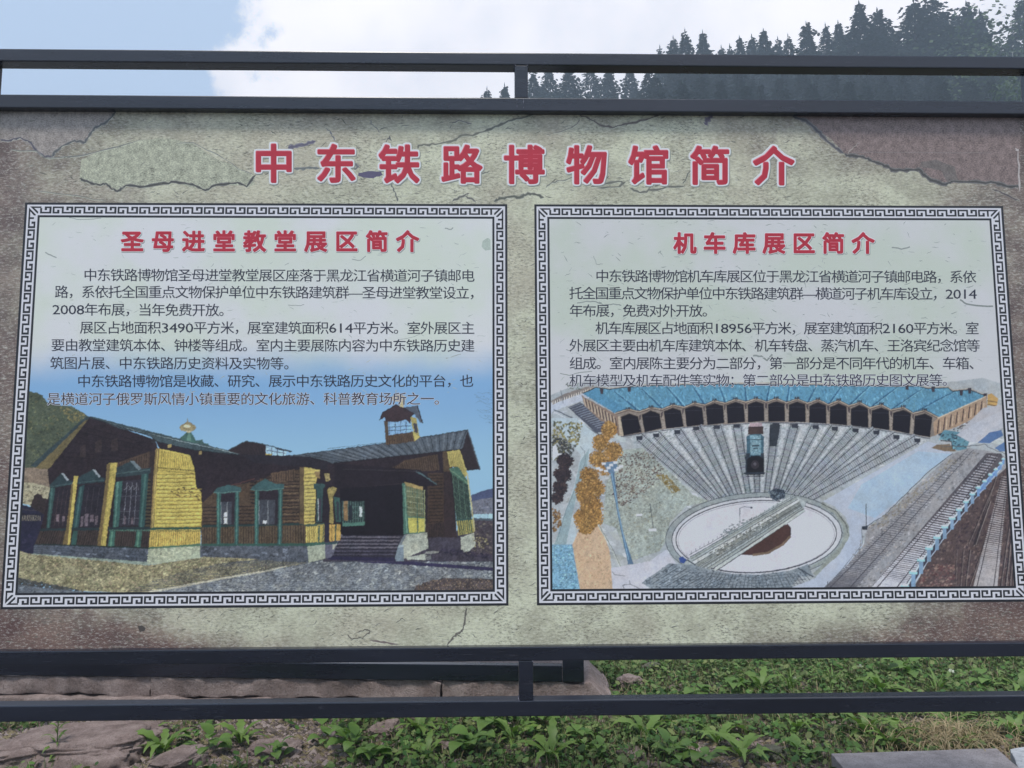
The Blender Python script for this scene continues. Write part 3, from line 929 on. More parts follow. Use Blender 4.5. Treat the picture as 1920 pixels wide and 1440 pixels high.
# windows of the gable
def win(x0t, x1t, x0b, x1b, yt, yb, glass=(56, 50, 60), bars=(96, 98, 106), n=3):
    P_([(x0t, yt), (x1t, yt-8), (x1b, yb-4), (x0b, yb)], glass, .2)
    for k in range(1, n+1):
        t = k/(n+1)
        pc.line([(x0t+(x1t-x0t)*t, yt+10), (x0b+(x1b-x0b)*t, yb-8)], 2.6, bars, .2)
    for t in (.35, .68, .85):
        pc.line([(x0t+(x0b-x0t)*t+3, yt+(yb-yt)*t), (x1t+(x1b-x1t)*t-3, yt+(yb-yt)*t-5)], 2.2, [b*.8 for b in bars], .2)
win(330, 432, 300, 400, 690, 925, (52, 44, 54), (84, 70, 72))
win(500, 632, 465, 600, 672, 925, (50, 44, 56), (80, 74, 82))
win(735, 850, 705, 838, 645, 915, (60, 56, 68), (134, 136, 146), 3)
for k in range(3):
    t = rg.random()
    pc.line([(745+28*k, 700), (772+28*k, 672), (790+20*k, 700)], 3, (128, 130, 138), .2)
for x, y, w, h in ((485, 860, 16, 60), (508, 845, 22, 72), (540, 850, 24, 40), (572, 858, 16, 50), (338, 850, 18, 40), (375, 858, 16, 30), (745, 860, 10, 46), (790, 866, 12, 40)):
    P_([(x, y), (x+w, y-3), (x+w-4, y+h), (x-2, y+h)], (112, 98, 106), .25)
for px_, pt, pb in ((690, 650, 680), (852, 605, 835)):
    pass
P_([(300, 690), (332, 682), (300, 926), (278, 930)], (64, 104, 102)); P_([(308, 690), (318, 686), (292, 926), (286, 928)], (88, 132, 126))
P_([(475, 680), (508, 668), (470, 925), (432, 930)], (56, 96, 98)); P_([(482, 680), (492, 676), (458, 925), (448, 926)], (84, 128, 124))
P_([(694, 655), (735, 645), (712, 920), (676, 925)], (70, 124, 116)); P_([(702, 655), (714, 652), (694, 920), (686, 922)], (110, 164, 148))
P_([(850, 600), (892, 598), (868, 920), (832, 922)], (60, 104, 102)); P_([(868, 600), (880, 600), (850, 920), (840, 920)], (88, 136, 128))
P_([(296, 672), (368, 600), (412, 643), (445, 648), (435, 668), (298, 690)], (60, 84, 90), .15)
P_([(368, 600), (380, 602), (414, 640), (404, 646)], (150, 160, 166))
P_([(455, 662), (478, 620), (560, 576), (600, 622), (632, 630), (628, 650), (470, 666)], (60, 86, 92), .15)
P_([(556, 578), (568, 576), (604, 620), (594, 626)], (150, 160, 166))
P_([(665, 612), (690, 570), (788, 526), (850, 572), (905, 568), (903, 600), (800, 614), (680, 624)], (64, 86, 92), .15)
P_([(782, 528), (800, 524), (850, 572), (830, 580)], (112, 128, 134))
pc.line([(668, 606), (900, 578)], 5, (96, 124, 124)); pc.line([(470, 656), (626, 640)], 5, (86, 116, 118)); pc.line([(300, 680), (436, 660)], 5, (86, 116, 118))
# lower boarding of the gable
P_([(245, 935), (905, 925), (895, 1050), (205, 1034)], (76, 64, 58), .2)
planks([(250, 945), (900, 935), (892, 1045), (215, 1034)], 48, (48, 38, 42), 4)
P_([(240, 932), (910, 920), (908, 936), (238, 946)], (46, 64, 68))
for k in range(26):
    x = 655+k*9.6
    P_([(x, 938), (x+8, 938), (x+4, 950)], (100, 160, 140))
for x in (655, 815):
    P_([(x+5, 944), (x+38, 944), (x+28, 1044), (x-8, 1044)], (74, 130, 116)); P_([(x+14, 950), (x+24, 950), (x+14, 1042), (x+4, 1042)], (110, 166, 140))
P_([(440, 946), (468, 946), (456, 1036), (424, 1036)], (66, 112, 104))
# yellow pilasters
P_([(445, 616), (470, 618), (464, 652), (418, 1038), (384, 1036), (408, 925), (436, 665)], YEL, .15)
P_([(430, 668), (442, 660), (404, 1036), (374, 1034), (398, 925)], (122, 104, 58), .15)
P_([(650, 540), (706, 536), (700, 566), (684, 690), (648, 925), (634, 1046), (588, 1044), (600, 940), (640, 650)], YEL, .15)
P_([(642, 545), (664, 540), (640, 760), (604, 1045), (582, 1042), (596, 935), (628, 700)], (128, 108, 60), .15)
pc.line([(664, 570), (610, 1040)], 3, (150, 130, 52))
# stone base
P_([(205, 1030), (895, 1048), (888, 1145), (198, 1085)], (86, 94, 106), .3)
for k in range(1, 5):
    pc.line([(203, 1030+k*13), (891, 1048+k*22)], 2.5, (60, 66, 78), .2)
for k in range(34):
    x = 215+rg.uniform(0, 660); y = 1042+rg.uniform(0, 60)
    f_ = rg.uniform(.8, 1.3); P_([(x, y), (x+26, y+1), (x+25, y+12), (x, y+11)], [v*f_ for v in (90, 98, 110)], .3)
P_([(160, 1085), (205, 1082), (888, 1132), (888, 1152), (600, 1135), (170, 1098)], (142, 158, 146), .2)
P_([(200, 1028), (260, 1022), (900, 1044), (900, 1052)], (48, 70, 66))
# ground: grass strip
grass = [(80, 1062), (200, 1086), (880, 1152), (1120, 1118), (1210, 1100), (1620, 1110), (1960, 1112), (1740, 1160), (1600, 1185), (860, 1320), (480, 1306), (80, 1235)]
P_(grass, (146, 140, 106), .5)
pc.dabs(grass, 1500, 7, [(164, 158, 116), (132, 126, 92), (182, 174, 130), (112, 104, 80), (148, 130, 104), (122, 128, 86)], 2.2, 0, .25)
pc.dabs([(80, 1225), (480, 1300), (420, 1310), (80, 1270)], 160, 9, [(80, 82, 78), (92, 90, 86), (70, 72, 74)], 2.6, .1, .2)
P_([(60, 1262), (300, 1292), (480, 1310), (860, 1318), (700, 1360), (60, 1360)], (104, 112, 122), .25)
pc.dabs([(80, 1270), (480, 1312), (700, 1320), (500, 1340), (80, 1330)], 150, 7, [(126, 134, 142), (88, 94, 106), (112, 118, 120)], 3, .1, .2)
# paving
pave = [(860, 1318), (1600, 1190), (1740, 1160), (1960, 1112), (2400, 1120), (2770, 1075), (2960, 1056), (2960, 1360), (700, 1360)]
P_(pave, (132, 138, 144), .3)
for k in range(34):
    t = k/34.0
    y = 1105+t*t*210+t*10
    pc.line(jag([(700+(1-t)*900, y+14), (1700, y+4), (2300, y), (2960, y-10)], 2, 1.5, k), 2.0+t*1.5, (84, 90, 100), .2)
for k in range(52):
    x1 = 1000+k*56
    pc.line([(1900+(x1-1900)*.50+200, 1120), (x1, 1360)], 2.4, (86, 92, 102), .2)
pc.dabs(pave, 900, 8, [(150, 156, 158), (118, 124, 132), (138, 142, 142), (158, 162, 158)], 2.6, -.08, .2)
pc.line([(840, 1322), (1080, 1280), (1350, 1228), (1600, 1186), (1722, 1156)], np.array([12, 12, 11, 10, 7]), (182, 178, 158), .2)
# shadows on the paving, as printed
P_([(1960, 1112), (2370, 1122), (2960, 1165), (2960, 1186), (2400, 1146), (2200, 1138)], (62, 56, 92), .15)
# corner wall: stone foot
P_([(890, 1050), (1205, 1024), (1200, 1108), (1120, 1118), (885, 1150)], (164, 172, 146), .25)
pc.dabs([(890, 1052), (1200, 1030), (1195, 1108), (888, 1145)], 60, 8, [(178, 184, 158), (150, 158, 132)], 2, 0, .2)
# shadowed middle wing
P_([(930, 400), (1140, 445), (1450, 480), (1860, 495), (2080, 600), (2080, 1010), (1210, 1045), (1205, 925)], (54, 42, 50), .2)
P_([(1212, 780), (1310, 690), (1536, 640), (1740, 585), (1815, 575), (1822, 905), (1208, 915)], (92, 74, 56), .22)
for k in range(15):
    y = 606+k*21
    pc.line(jag([(1216 if y > 780 else 1540, y+10), (1500, y+4), (1815, y)], 4, 2, k), 7, (52, 40, 42), .15)
    if k % 2: pc.line([(1700, y+8), (1800, y+7)], 6, (122, 102, 74), .2)
P_([(1205, 700), (1300, 660), (1560, 605), (1560, 640), (1310, 696), (1212, 770)], (58, 45, 52), .15)
P_([(1625, 600), (1770, 575), (1770, 640), (1700, 655), (1625, 645)], (104, 84, 64), .2)
planks([(1540, 628), (1775, 575), (1775, 640), (1540, 660)], 16, (62, 48, 46), 4)
pc.line([(1800, 580), (1800, 905)], 12, (74, 58, 52)); pc.line([(1812, 580), (1812, 905)], 6, (104, 86, 60))
P_([(1208, 918), (1836, 903), (1840, 1022), (1208, 1024)], (100, 84, 62), .2)
planks([(1210, 925), (1836, 910), (1838, 1020), (1210, 1022)], 40, (66, 50, 46), 4)
P_([(1206, 912), (1838, 898), (1838, 910), (1206, 925)], (52, 84, 82))
P_([(1206, 1022), (1850, 1020), (1850, 1038), (1206, 1038)], (64, 112, 100))
P_([(1200, 1036), (1852, 1036), (1852, 1135), (1700, 1128), (1500, 1112), (1200, 1100)], (90, 96, 106), .35)
for k in range(46):
    x = 1215+rg.uniform(0, 600); y = 1044+rg.uniform(0, 55)
    f_ = rg.uniform(.78, 1.35); P_([(x, y), (x+30, y), (x+29, y+13), (x, y+12)], [v*f_ for v in (92, 98, 108)], .3)
# windows of the wing
for (x, w, yt, ped) in ((1300, 128, 712, [(1282, 716), (1304, 688), (1372, 668), (1446, 684), (1446, 706), (1350, 716)]),
                        (1528, 160, 700, [(1498, 700), (1528, 670), (1592, 632), (1650, 662), (1704, 664), (1704, 690), (1600, 702)])):
    P_([(x+10, yt), (x+w, yt-6), (x+w-8, 908), (x+10, 910)], (58, 48, 58), .2)
    P_([(x+26, yt+60), (x+w-36, yt+58), (x+w-40, 905), (x+26, 906)], (76, 80, 90), .2)
    pc.line([(x+26, yt+60), (x+26, 906)], 4, (130, 136, 140)); pc.line([(x+w*.5, yt+60), (x+w*.5, 906)], 4, (130, 136, 140))
    P_([(x, yt), (x+26, yt), (x+22, 1026), (x, 1026)], (66, 118, 112)); P_([(x+6, yt), (x+14, yt), (x+12, 1026), (x+6, 1026)], (98, 156, 144))
    P_([(x+w-18, yt-6), (x+w+8, yt-6), (x+w+2, 1026), (x+w-22, 1026)], (62, 110, 106)); P_([(x+w-8, yt), (x+w, yt), (x+w-6, 1026), (x+w-13, 1026)], (94, 148, 138))
    P_(ped, (72, 116, 118), .12)
    pc.line([ped[0], ped[-1], ped[-2]], 5, (104, 148, 142)); 
P_([(1344, 834), (1362, 832), (1362, 860), (1344, 862)], (206, 206, 196)); P_([(1344, 868), (1362, 868), (1362, 902), (1344, 902)], (206, 206, 190))
P_([(1578, 884), (1600, 882), (1600, 900), (1578, 902)], (210, 210, 200))
pc.line([(1390, 672), (1440, 658), (1530, 632)], 5, (104, 68, 60))
# yellow corner
P_([(958, 452), (1140, 490), (1166, 572), (1176, 680), (1206, 712), (1212, 830), (1206, 925), (905, 930), (915, 800), (938, 600)], (192, 174, 60), .14)
for k in range(15):
    y = 604+k*22.5
    x1 = 1168 if y < 680 else 1210
    pc.line(jag([(938, y+4), (1050, y+6), (x1, y)], 3, 1.2, k), 5.5, (146, 126, 44), .2)
    pc.line([(945, y+13), (x1-10, y+10)], 4, (208, 192, 84), .15)
planks([(962, 462), (1138, 496), (1160, 570), (950, 560)], 15, (150, 130, 46), 4)
for k in range(22):
    x = 948+k*10
    P_([(x, 562+k*.9), (x+8, 562+k*.9), (x+4, 576+k*.9)], (92, 76, 50))
pc.line([(946, 580), (1166, 602)], 3, (120, 100, 46))
P_([(934, 452), (958, 450), (944, 600), (930, 760), (925, 928), (903, 928), (912, 760), (922, 600)], (146, 124, 66), .15)
pc.line([(946, 460), (925, 760), (915, 925)], 3.5, (196, 178, 84))
pc.dabs([(1000, 690), (1190, 680), (1200, 760), (1080, 740)], 26, 7, [(112, 92, 50), (128, 106, 52)], 2.5, .3, .2)
P_([(905, 926), (1206, 922), (1205, 936), (905, 942)], (66, 112, 92))
P_([(903, 940), (1205, 936), (1204, 1024), (893, 1042)], (196, 172, 62), .2)
planks([(903, 950), (1205, 945), (1204, 1022), (895, 1038)], 24, (146, 118, 40), 3.5)
for k in range(30):
    x = 908+k*10
    P_([(x, 941), (x+8, 941), (x+4, 954)], (72, 104, 78))
P_([(893, 1042), (1204, 1022), (1204, 1036), (890, 1054)], (98, 142, 112))
# roofs on the left
P_([(528, 257), (566, 262), (800, 322), (1080, 392), (1250, 432), (1456, 486), (1380, 487), (1140, 456), (935, 405), (900, 372), (720, 330)], (84, 106, 112), .2)
pc.line([(545, 268), (800, 340), (1100, 410), (1440, 484)], 3.5, (140, 158, 160), .2)
pc.line([(536, 264), (900, 376), (940, 410), (1180, 462), (1440, 490)], 5, (44, 46, 54), .1)
pc.line([(700, 310), (1000, 392), (1300, 460)], 3, (64, 84, 90), .2)
P_([(905, 405), (935, 402), (930, 420), (912, 418)], (60, 56, 60)); P_([(1004, 428), (1030, 426), (1028, 444), (1006, 446)], (170, 152, 82)); P_([(1192, 470), (1210, 468), (1208, 486), (1194, 486)], (160, 142, 84))
# onion dome
P_([(1125, 350), (1146, 352), (1182, 412), (1176, 420), (1096, 402), (1078, 390)], (78, 124, 114), .15)
P_([(1128, 352), (1138, 352), (1150, 408), (1120, 404)], (112, 156, 138), .15)
th = np.linspace(0, 2*math.pi, 22)
P_([(1127+50*math.cos(t), 326+25*math.sin(t)) for t in th[:-1]], (150, 138, 98), .2)
P_([(1100, 306), (1124, 288), (1127, 268), (1131, 288), (1156, 306)], (140, 130, 96), .15)
P_([(1122+22*math.cos(t), 318+9*math.sin(t)) for t in th[:-1]], (206, 198, 160), .15)
P_([(1116, 344), (1142, 344), (1140, 354), (1118, 354)], (184, 176, 140))
P_([(1172, 402), (1215, 398), (1224, 418), (1250, 420), (1252, 432), (1180, 420)], (84, 122, 116), .15)
# small middle roof
P_([(1364, 464), (1476, 406), (1540, 415), (1600, 428), (1600, 492), (1440, 486)], (62, 50, 54), .15)
planks([(1400, 470), (1590, 440), (1596, 490), (1440, 486)], 10, (44, 36, 42), 3)
pc.line([(1364, 464), (1476, 407), (1560, 420), (1752, 470)], 6, (66, 80, 88))
P_([(1596, 434), (1720, 470), (1716, 494), (1596, 492)], (150, 186, 216)); pc.line([(1600, 462), (1716, 480)], 4, (70, 60, 62)); pc.line([(1630, 444), (1630, 492)], 4, (70, 60, 62)); pc.line([(1665, 452), (1665, 494)], 4, (70, 60, 62)); pc.line([(1700, 462), (1700, 494)], 4, (70, 60, 62))
P_([(1596, 480), (1630, 484), (1630, 494), (1596, 494)], (184, 166, 60))
P_([(1720, 462), (1752, 470), (1748, 474), (1660, 455), (1640, 440)], (58, 60, 70))
# ---- right half of the picture
tofn(Bx)
P_([(400, 960), (900, 950), (1440, 940), (1440, 1130), (400, 1130)], (78, 72, 86), .3)
P_([(1290, 732), (1350, 708), (1440, 684), (1440, 810), (1290, 810)], (76, 88, 124), .08)
P_([(1290, 770), (1360, 752), (1440, 744), (1440, 860), (1290, 860)], (112, 116, 130), .15)
pc.dabs([(1295, 770), (1440, 750), (1440, 850), (1295, 850)], 60, 8, [(96, 98, 112), (128, 128, 136)], 1.6, 0, .2)
P_([(1302, 846), (1440, 842), (1440, 872), (1302, 868)], (150, 186, 200)); P_([(1302, 868), (1440, 872), (1440, 890), (1302, 886)], (84, 100, 110))
P_([(1302, 880), (1440, 884), (1440, 1090), (1240, 1090), (1300, 1000)], (84, 74, 82), .3)
pc.dabs([(1305, 900), (1440, 900), (1440, 1080), (1260, 1080)], 130, 8, [(110, 100, 92), (62, 56, 70), (134, 124, 104), (90, 84, 92)], 1.6, .3, .2)
P_([(200, 495), (440, 466), (780, 418), (1270, 338), (1300, 460), (1225, 462), (450, 545), (420, 520), (330, 500)], (88, 98, 108), .2)
for k in range(19):
    t = k/18.0
    x0, y0 = 1262-t*980, 341+t*146
    x1, y1 = 1222-t*700, 452+t*82
    pc.line([(x0, y0), (x1, y1)], 4.2*(1-.4*t), (46, 50, 60), .15)
    if k < 16: pc.line([(x0-22, y0+8), (x1-20, y1-2)], 11*(1-.5*t), (104, 114, 124), .2)
pc.line([(220, 492), (780, 419), (1268, 339)], 4, (52, 56, 66)); pc.line([(430, 452), (900, 400), (1240, 352)], 2, (62, 68, 78)); pc.line([(430, 545), (1235, 458)], 9, (42, 38, 46))
P_([(330, 500), (430, 520), (520, 572), (510, 590), (300, 560), (0, 540), (-90, 490), (0, 488)], (52, 46, 56), .15)
pc.line([(330, 500), (430, 524), (520, 572)], 5, (92, 104, 112))
P_([(430, 545), (1225, 458), (1262, 600), (1180, 560), (1205, 980), (1235, 985), (1232, 1076), (1030, 1056), (880, 960), (430, 700)], (56, 44, 52), .2)
P_([(780, 588), (900, 520), (1090, 486), (1102, 580), (960, 590)], (92, 74, 58), .2)
planks([(790, 560), (1090, 486), (1102, 580), (800, 590)], 24, (58, 44, 44), 4)
P_([(1270, 338), (1345, 578), (1265, 584), (1218, 460), (1240, 448)], (58, 48, 54), .15)
pc.line([(1270, 340), (1346, 580)], 7, (88, 98, 108))
P_([(1120, 470), (1150, 466), (1172, 560), (1165, 600), (1125, 590)], (96, 78, 56), .15)
P_([(1146, 470), (1222, 458), (1268, 596), (1250, 650), (1205, 560), (1162, 560)], (178, 166, 82), .15)
planks([(1150, 480), (1225, 460), (1260, 600), (1165, 560)], 8, (130, 116, 64), 3)
P_([(1030, 600), (1126, 596), (1128, 985), (1030, 985)], (84, 66, 52), .2)
for k in range(16):
    pc.line([(1035, 612+k*20), (1122, 610+k*20)], 7, (56, 44, 44), .15)
P_([(1005, 905), (1200, 890), (1205, 985), (1030, 985)], (70, 56, 52), .2); planks([(1030, 905), (1200, 890), (1203, 982), (1030, 985)], 16, (46, 36, 42), 4)
P_([(1128, 590), (1165, 590), (1205, 980), (1130, 985)], (66, 52, 54), .15)
P_([(1175, 600), (1275, 660), (1300, 950), (1202, 890)], (52, 72, 70), .15)
for k in range(10):
    t = k/9
    pc.line([(1180+t*92, 606+t*52), (1205+t*92, 886+t*58)], 4, (110, 146, 124) if k % 3 == 0 else (84, 112, 98), .2)
for k in range(7):
    t = (k+1)/8
    pc.line([(1178+t*26, 600+t*290), (1276+t*22, 660+t*290)], 3, (96, 126, 108), .2)
P_([(1160, 572), (1212, 560), (1278, 655), (1276, 676), (1175, 604)], (92, 138, 116), .15)
pc.line([(1165, 578), (1275, 664)], 4, (140, 176, 144))
P_([(1202, 884), (1300, 880), (1308, 955), (1215, 972)], (172, 160, 70), .15)
planks([(1202, 884), (1300, 880), (1308, 955), (1215, 970)], 8, (74, 112, 96), 6)
pc.line([(1195, 882), (1302, 876)], 9, (66, 110, 104)); pc.line([(1268, 600), (1312, 950)], 8, (178, 172, 120)); 
P_([(1030, 985), (1235, 985), (1232, 1078), (1030, 1060)], (78, 72, 86), .2)
P_([(1228, 985), (1306, 958), (1318, 1030), (1275, 1070), (1232, 1072)], (170, 174, 158), .2)
# bell tower
P_([(775, 372), (935, 348), (985, 380), (955, 408), (780, 430)], (104, 84, 62), .15)
planks([(778, 376), (935, 350), (950, 408), (780, 430)], 16, (70, 54, 50), 3)
P_([(940, 348), (988, 380), (952, 406)], (188, 176, 84))
P_([(776, 285), (930, 285), (930, 352), (778, 374)], (124, 172, 214))
for x in (800, 835, 868, 900): pc.line([(x, 288), (x+1, 366)], 3.2, (66, 70, 84))
for y in (318, 340): pc.line([(778, y+6), (930, y-4)], 3.4, (58, 60, 74))
P_([(768, 285), (792, 285), (796, 372), (776, 376)], (96, 82, 66)); P_([(924, 255), (962, 268), (980, 380), (945, 352)], (160, 152, 82), .15); P_([(944, 300), (966, 300), (972, 362), (950, 350)], (74, 74, 84))
P_([(888, 205), (968, 192), (1000, 298), (986, 296), (950, 246)], (88, 98, 112), .1); pc.line([(968, 192), (1000, 300)], 6, (54, 44, 52))
P_([(740, 284), (756, 235), (838, 186), (890, 206), (952, 242), (930, 262), (926, 304), (900, 278), (850, 292), (778, 290), (772, 262)], (74, 56, 62), .15)
pc.line([(742, 282), (758, 238), (838, 190), (950, 244)], 4, (52, 44, 54))
P_([(860, 160), (882, 162), (886, 205), (862, 200)], (186, 176, 132)); P_([(856+46*math.cos(t), 150+22*math.sin(t)) for t in th[:-1]], (176, 166, 142), .12)
pc.line([(838, 132), (840, 100)], 4, (170, 166, 140))
# porch
P_([(470, 540), (985, 580), (1085, 664), (1085, 676), (1000, 678), (900, 655), (510, 700), (470, 690)], (48, 38, 48), .12)
pc.line([(960, 588), (1000, 610), (1084, 666)], 8, (96, 124, 128)); pc.line([(520, 575), (900, 585), (985, 590)], 4, (66, 60, 66))
for k in range(34):
    x = 520+k*11
    P_([(x, 690-k*1.0), (x+9, 690-k), (x+4, 703-k)], (62, 50, 56))
P_([(505, 690), (880, 665), (888, 975), (505, 978)], (38, 31, 42), .08)
P_([(512, 765), (652, 768), (652, 912), (518, 920)], (62, 84, 86), .15)
for k in range(9):
    x = 522+k*15
    pc.line([(x, 770), (x, 912)], 3, (112, 150, 138), .2)
for y in (800, 835, 870, 900): pc.line([(520, y), (650, y-2)], 3, (98, 136, 126), .2)
P_([(524, 768), (550, 768), (552, 884), (528, 884)], (146, 118, 74), .25); P_([(556, 790), (580, 790), (580, 880), (556, 880)], (48, 56, 66)); P_([(620, 800), (636, 800), (636, 860), (620, 860)], (176, 190, 190))
P_([(518, 898), (652, 892), (652, 912), (518, 918)], (96, 152, 136))
P_([(878, 655), (900, 662), (918, 962), (886, 968)], (88, 138, 122), .1); P_([(888, 670), (896, 672), (910, 960), (902, 962)], (128, 176, 150))
P_([(896, 655), (1002, 690), (1008, 862), (910, 858)], (124, 124, 84), .15)
for k in range(9):
    t = k/8
    pc.line([(902+t*98, 668+t*28), (914+t*92, 856)], 3.4, (92, 130, 112), .2)
for y in (712, 742, 775, 808, 836): pc.line([(905, y-6), (1004, y+8)], 3, (158, 164, 132), .2)
P_([(892, 650), (1000, 682), (1002, 702), (896, 672)], (170, 148, 84), .15)
P_([(912, 862), (1010, 864), (1014, 952), (918, 962)], (190, 184, 72), .12)
pc.line([(910, 862), (1010, 866)], 8, (92, 146, 124)); pc.line([(966, 700), (970, 958)], 6, (84, 134, 118)); pc.line([(1010, 700), (1014, 955)], 5, (150, 156, 110)); pc.line([(918, 962), (1014, 954)], 8, (108, 150, 130))
P_([(900, 968), (1026, 955), (1034, 1050), (935, 1092), (888, 1112), (870, 1040)], (166, 170, 154), .2)
P_([(888, 970), (905, 966), (870, 1036), (856, 1032)], (120, 130, 136))
P_([(824, 1036), (884, 1030), (888, 1126), (838, 1128)], (122, 138, 150), .15); P_([(820, 1032), (886, 1028), (886, 1042), (822, 1046)], (156, 170, 174))
# steps
P_([(510, 972), (868, 972), (830, 1124), (430, 1116), (480, 1030)], (60, 56, 72), .2)
for k in range(6):
    y = 978+k*21
    pc.poly([(508-k*10, y), (866-k*6, y), (864-k*6, y+9), (504-k*10, y+9)], (108, 104, 116) if k < 4 else (84, 80, 98), .2)
    pc.poly([(506-k*10, y+10), (862-k*6, y+10), (860-k*6, y+14), (504-k*10, y+14)], (44, 40, 54), .1)
P_([(435, 1098), (832, 1106), (836, 1128), (600, 1124), (430, 1118)], (52, 46, 80), .12)
P_([(500, 960), (520, 972), (486, 1022), (486, 1000)], (120, 118, 128))
# second yellow corner
P_([(262, 565), (300, 560), (300, 905), (262, 905)], (110, 92, 62), .15)
P_([(288, 568), (300, 562), (385, 582), (362, 640), (352, 904), (290, 906)], (188, 172, 78), .15)
for k in range(14):
    pc.line([(292, 606+k*22), (354, 604+k*22)], 6, (132, 114, 58), .2)
P_([(352, 590), (384, 588), (384, 630), (360, 625)], (150, 126, 76), .2)
P_([(410, 600), (440, 600), (446, 640), (420, 655)], (150, 136, 82), .3)
P_([(395, 640), (440, 650), (452, 700), (456, 900), (395, 905)], (52, 42, 52), .1)
P_(jag([(428, 700), (462, 680), (484, 690), (462, 740), (468, 900), (440, 900), (444, 800)], 2, 5, 4), (156, 140, 72), .3)
P_([(346, 660), (410, 664), (418, 676), (402, 690), (396, 892), (362, 896), (364, 700), (348, 690)], (66, 104, 104), .12)
P_([(372, 750), (392, 752), (390, 885), (372, 885)], (70, 66, 80)); pc.line([(374, 750), (374, 885)], 3, (180, 190, 190))
P_([(468, 740), (502, 748), (512, 892), (480, 892)], (70, 114, 106), .12); P_([(482, 770), (496, 772), (500, 880), (486, 880)], (60, 64, 74))
P_([(298, 918), (366, 915), (362, 1012), (300, 1018)], (200, 180, 76), .15); planks([(300, 920), (366, 916), (362, 1012), (300, 1018)], 6, (140, 118, 54), 4)
P_([(296, 904), (410, 898), (410, 914), (296, 920)], (84, 112, 96))
P_([(366, 910), (410, 905), (408, 1010), (364, 1014)], (176, 158, 62), .15); pc.line([(378, 912), (376, 1014)], 9, (66, 112, 104)); pc.line([(404, 908), (402, 1012)], 6, (60, 100, 96))
P_([(410, 900), (440, 900), (440, 1010), (408, 1012)], (52, 48, 66))
P_([(440, 908), (508, 905), (506, 1002), (440, 1010)], (196, 160, 56), .2); pc.line([(478, 905), (476, 1008)], 9, (66, 112, 104)); pc.line([(456, 908), (456, 1008)], 4, (120, 92, 44))
P_([(300, 1018), (412, 1010), (414, 1026), (308, 1040)], (76, 122, 104))
P_([(308, 1040), (415, 1026), (415, 1112), (316, 1136)], (160, 166, 144), .2)
P_([(414, 1018), (492, 1012), (492, 1024), (414, 1032)], (66, 104, 108))
P_([(414, 1030), (490, 1022), (462, 1090), (446, 1106), (415, 1110)], (104, 104, 122), .2); P_([(458, 1028), (486, 1022), (470, 1050), (458, 1060)], (170, 172, 160))
# bits by the steps
P_([(900, 1104), (1010, 1085), (1050, 1100), (1010, 1120), (905, 1118)], (166, 172, 158), .15); P_([(1014, 1092), (1052, 1094), (1054, 1118), (1016, 1118)], (110, 112, 112), .6)
P_([(1020, 1068), (1100, 1066), (1110, 1078), (1010, 1084)], (140, 142, 136), .2)
pc.dabs([(1100, 1052), (1230, 1060), (1420, 1090), (1410, 1110), (1100, 1080)], 60, 9, [(70, 62, 82), (54, 48, 70)], 2, 0, .2)
pc.dabs([(1300, 985), (1380, 980), (1400, 1050), (1310, 1050)], 40, 6, [(176, 170, 120), (150, 140, 90), (96, 84, 80)], 1, .4, .2)
dry = [(960, 1272), (1060, 1240), (1180, 1228), (1440, 1238), (1440, 1330), (940, 1330)]
P_(jag(dry, 4, 6, 2), (92, 82, 84), .3)
pc.dabs(dry, 650, 6, [(150, 126, 92), (104, 88, 76), (70, 64, 74), (178, 160, 128), (124, 100, 74)], .5, 1.3, .2, jitter=.5)
for k in range(24):
    x = 1340+rg.uniform(-40, 80); y = 150+rg.uniform(-60, 150)
    pc.line(jag([(x, y), (x+rg.uniform(20, 60), y+rg.uniform(-10, 26)), (x+rg.uniform(60, 110), y+rg.uniform(-14, 20))], 2, 3, k), 1.4, (104, 132, 158), .1)
pc.tx = None
o = picture_grid(pc, 'picture_print', MAT['picL'], sign, 0.00020, FR['L'][0]+.045, Z0_+.045, FR['L'][0]+W_-.045, Z0_+.86, 3, 1.0, 1.0, .93, .78)
o['label'] = 'printed picture of a yellow and green timber church'; o['kind'] = 'stuff'
# ------------------------------------------------------------------ right picture: roundhouse, turntable and tracks from above
Cx = lambda P: [(980+p[0]/3.2, 690+p[1]/3.2) for p in P]
Dx = lambda P: [(1440+p[0]/3.2, 690+p[1]/3.2) for p in P]
pc = Ink()
rg = random.Random(31)
tofn(Cx)
base_t, base_b = (172, 180, 176), (164, 168, 184)
P_([(150, 1360), (150, 170), (420, 60), (700, 90), (2500, 90), (2760, 60), (2990, 130), (2990, 1360)], (166, 172, 176), .14)
pc.dabs([(170, 150), (2960, 150), (2960, 1320), (170, 1320)], 500, 22, [(160, 168, 172), (172, 176, 184), (178, 182, 186), (164, 170, 168)], 3, .1, .1)
P_([(150, 210), (260, 150), (420, 110), (400, 180), (180, 260), (150, 330)], (180, 186, 198), .1)
# wall and yard at the top left
pc.line(jag([(175, 210), (260, 165), (345, 140), (430, 112)], 3, 2, 1), 26, (142, 134, 130), .25)
for k in range(17):
    x = 178+k*14
    P_([(x, 202-k*5), (x+7, 199-k*5), (x+7, 216-k*5), (x, 219-k*5)], (196, 190, 184), .1); P_([(x+8, 199-k*5), (x+13, 197-k*5), (x+13, 212-k*5), (x+8, 214-k*5)], (88, 84, 90), .1)
pc.line([(228, 130), (244, 212)], 3, (84, 92, 104)); pc.dabs([(260, 90), (380, 90), (360, 130), (270, 130)], 30, 6, [(120, 130, 120), (96, 104, 100)], 1.4, 0)
P_([(272, 236), (345, 205), (500, 300), (560, 350), (470, 385), (440, 390)], (88, 92, 106), .3)
for k in range(13): pc.line([(278+k*14, 240+k*10), (350+k*14, 212+k*11)], 3, (140, 148, 160), .2)
pc.line(jag([(185, 250), (300, 300), (460, 400)], 5, 3, 4), 7, (100, 108, 118), .4)
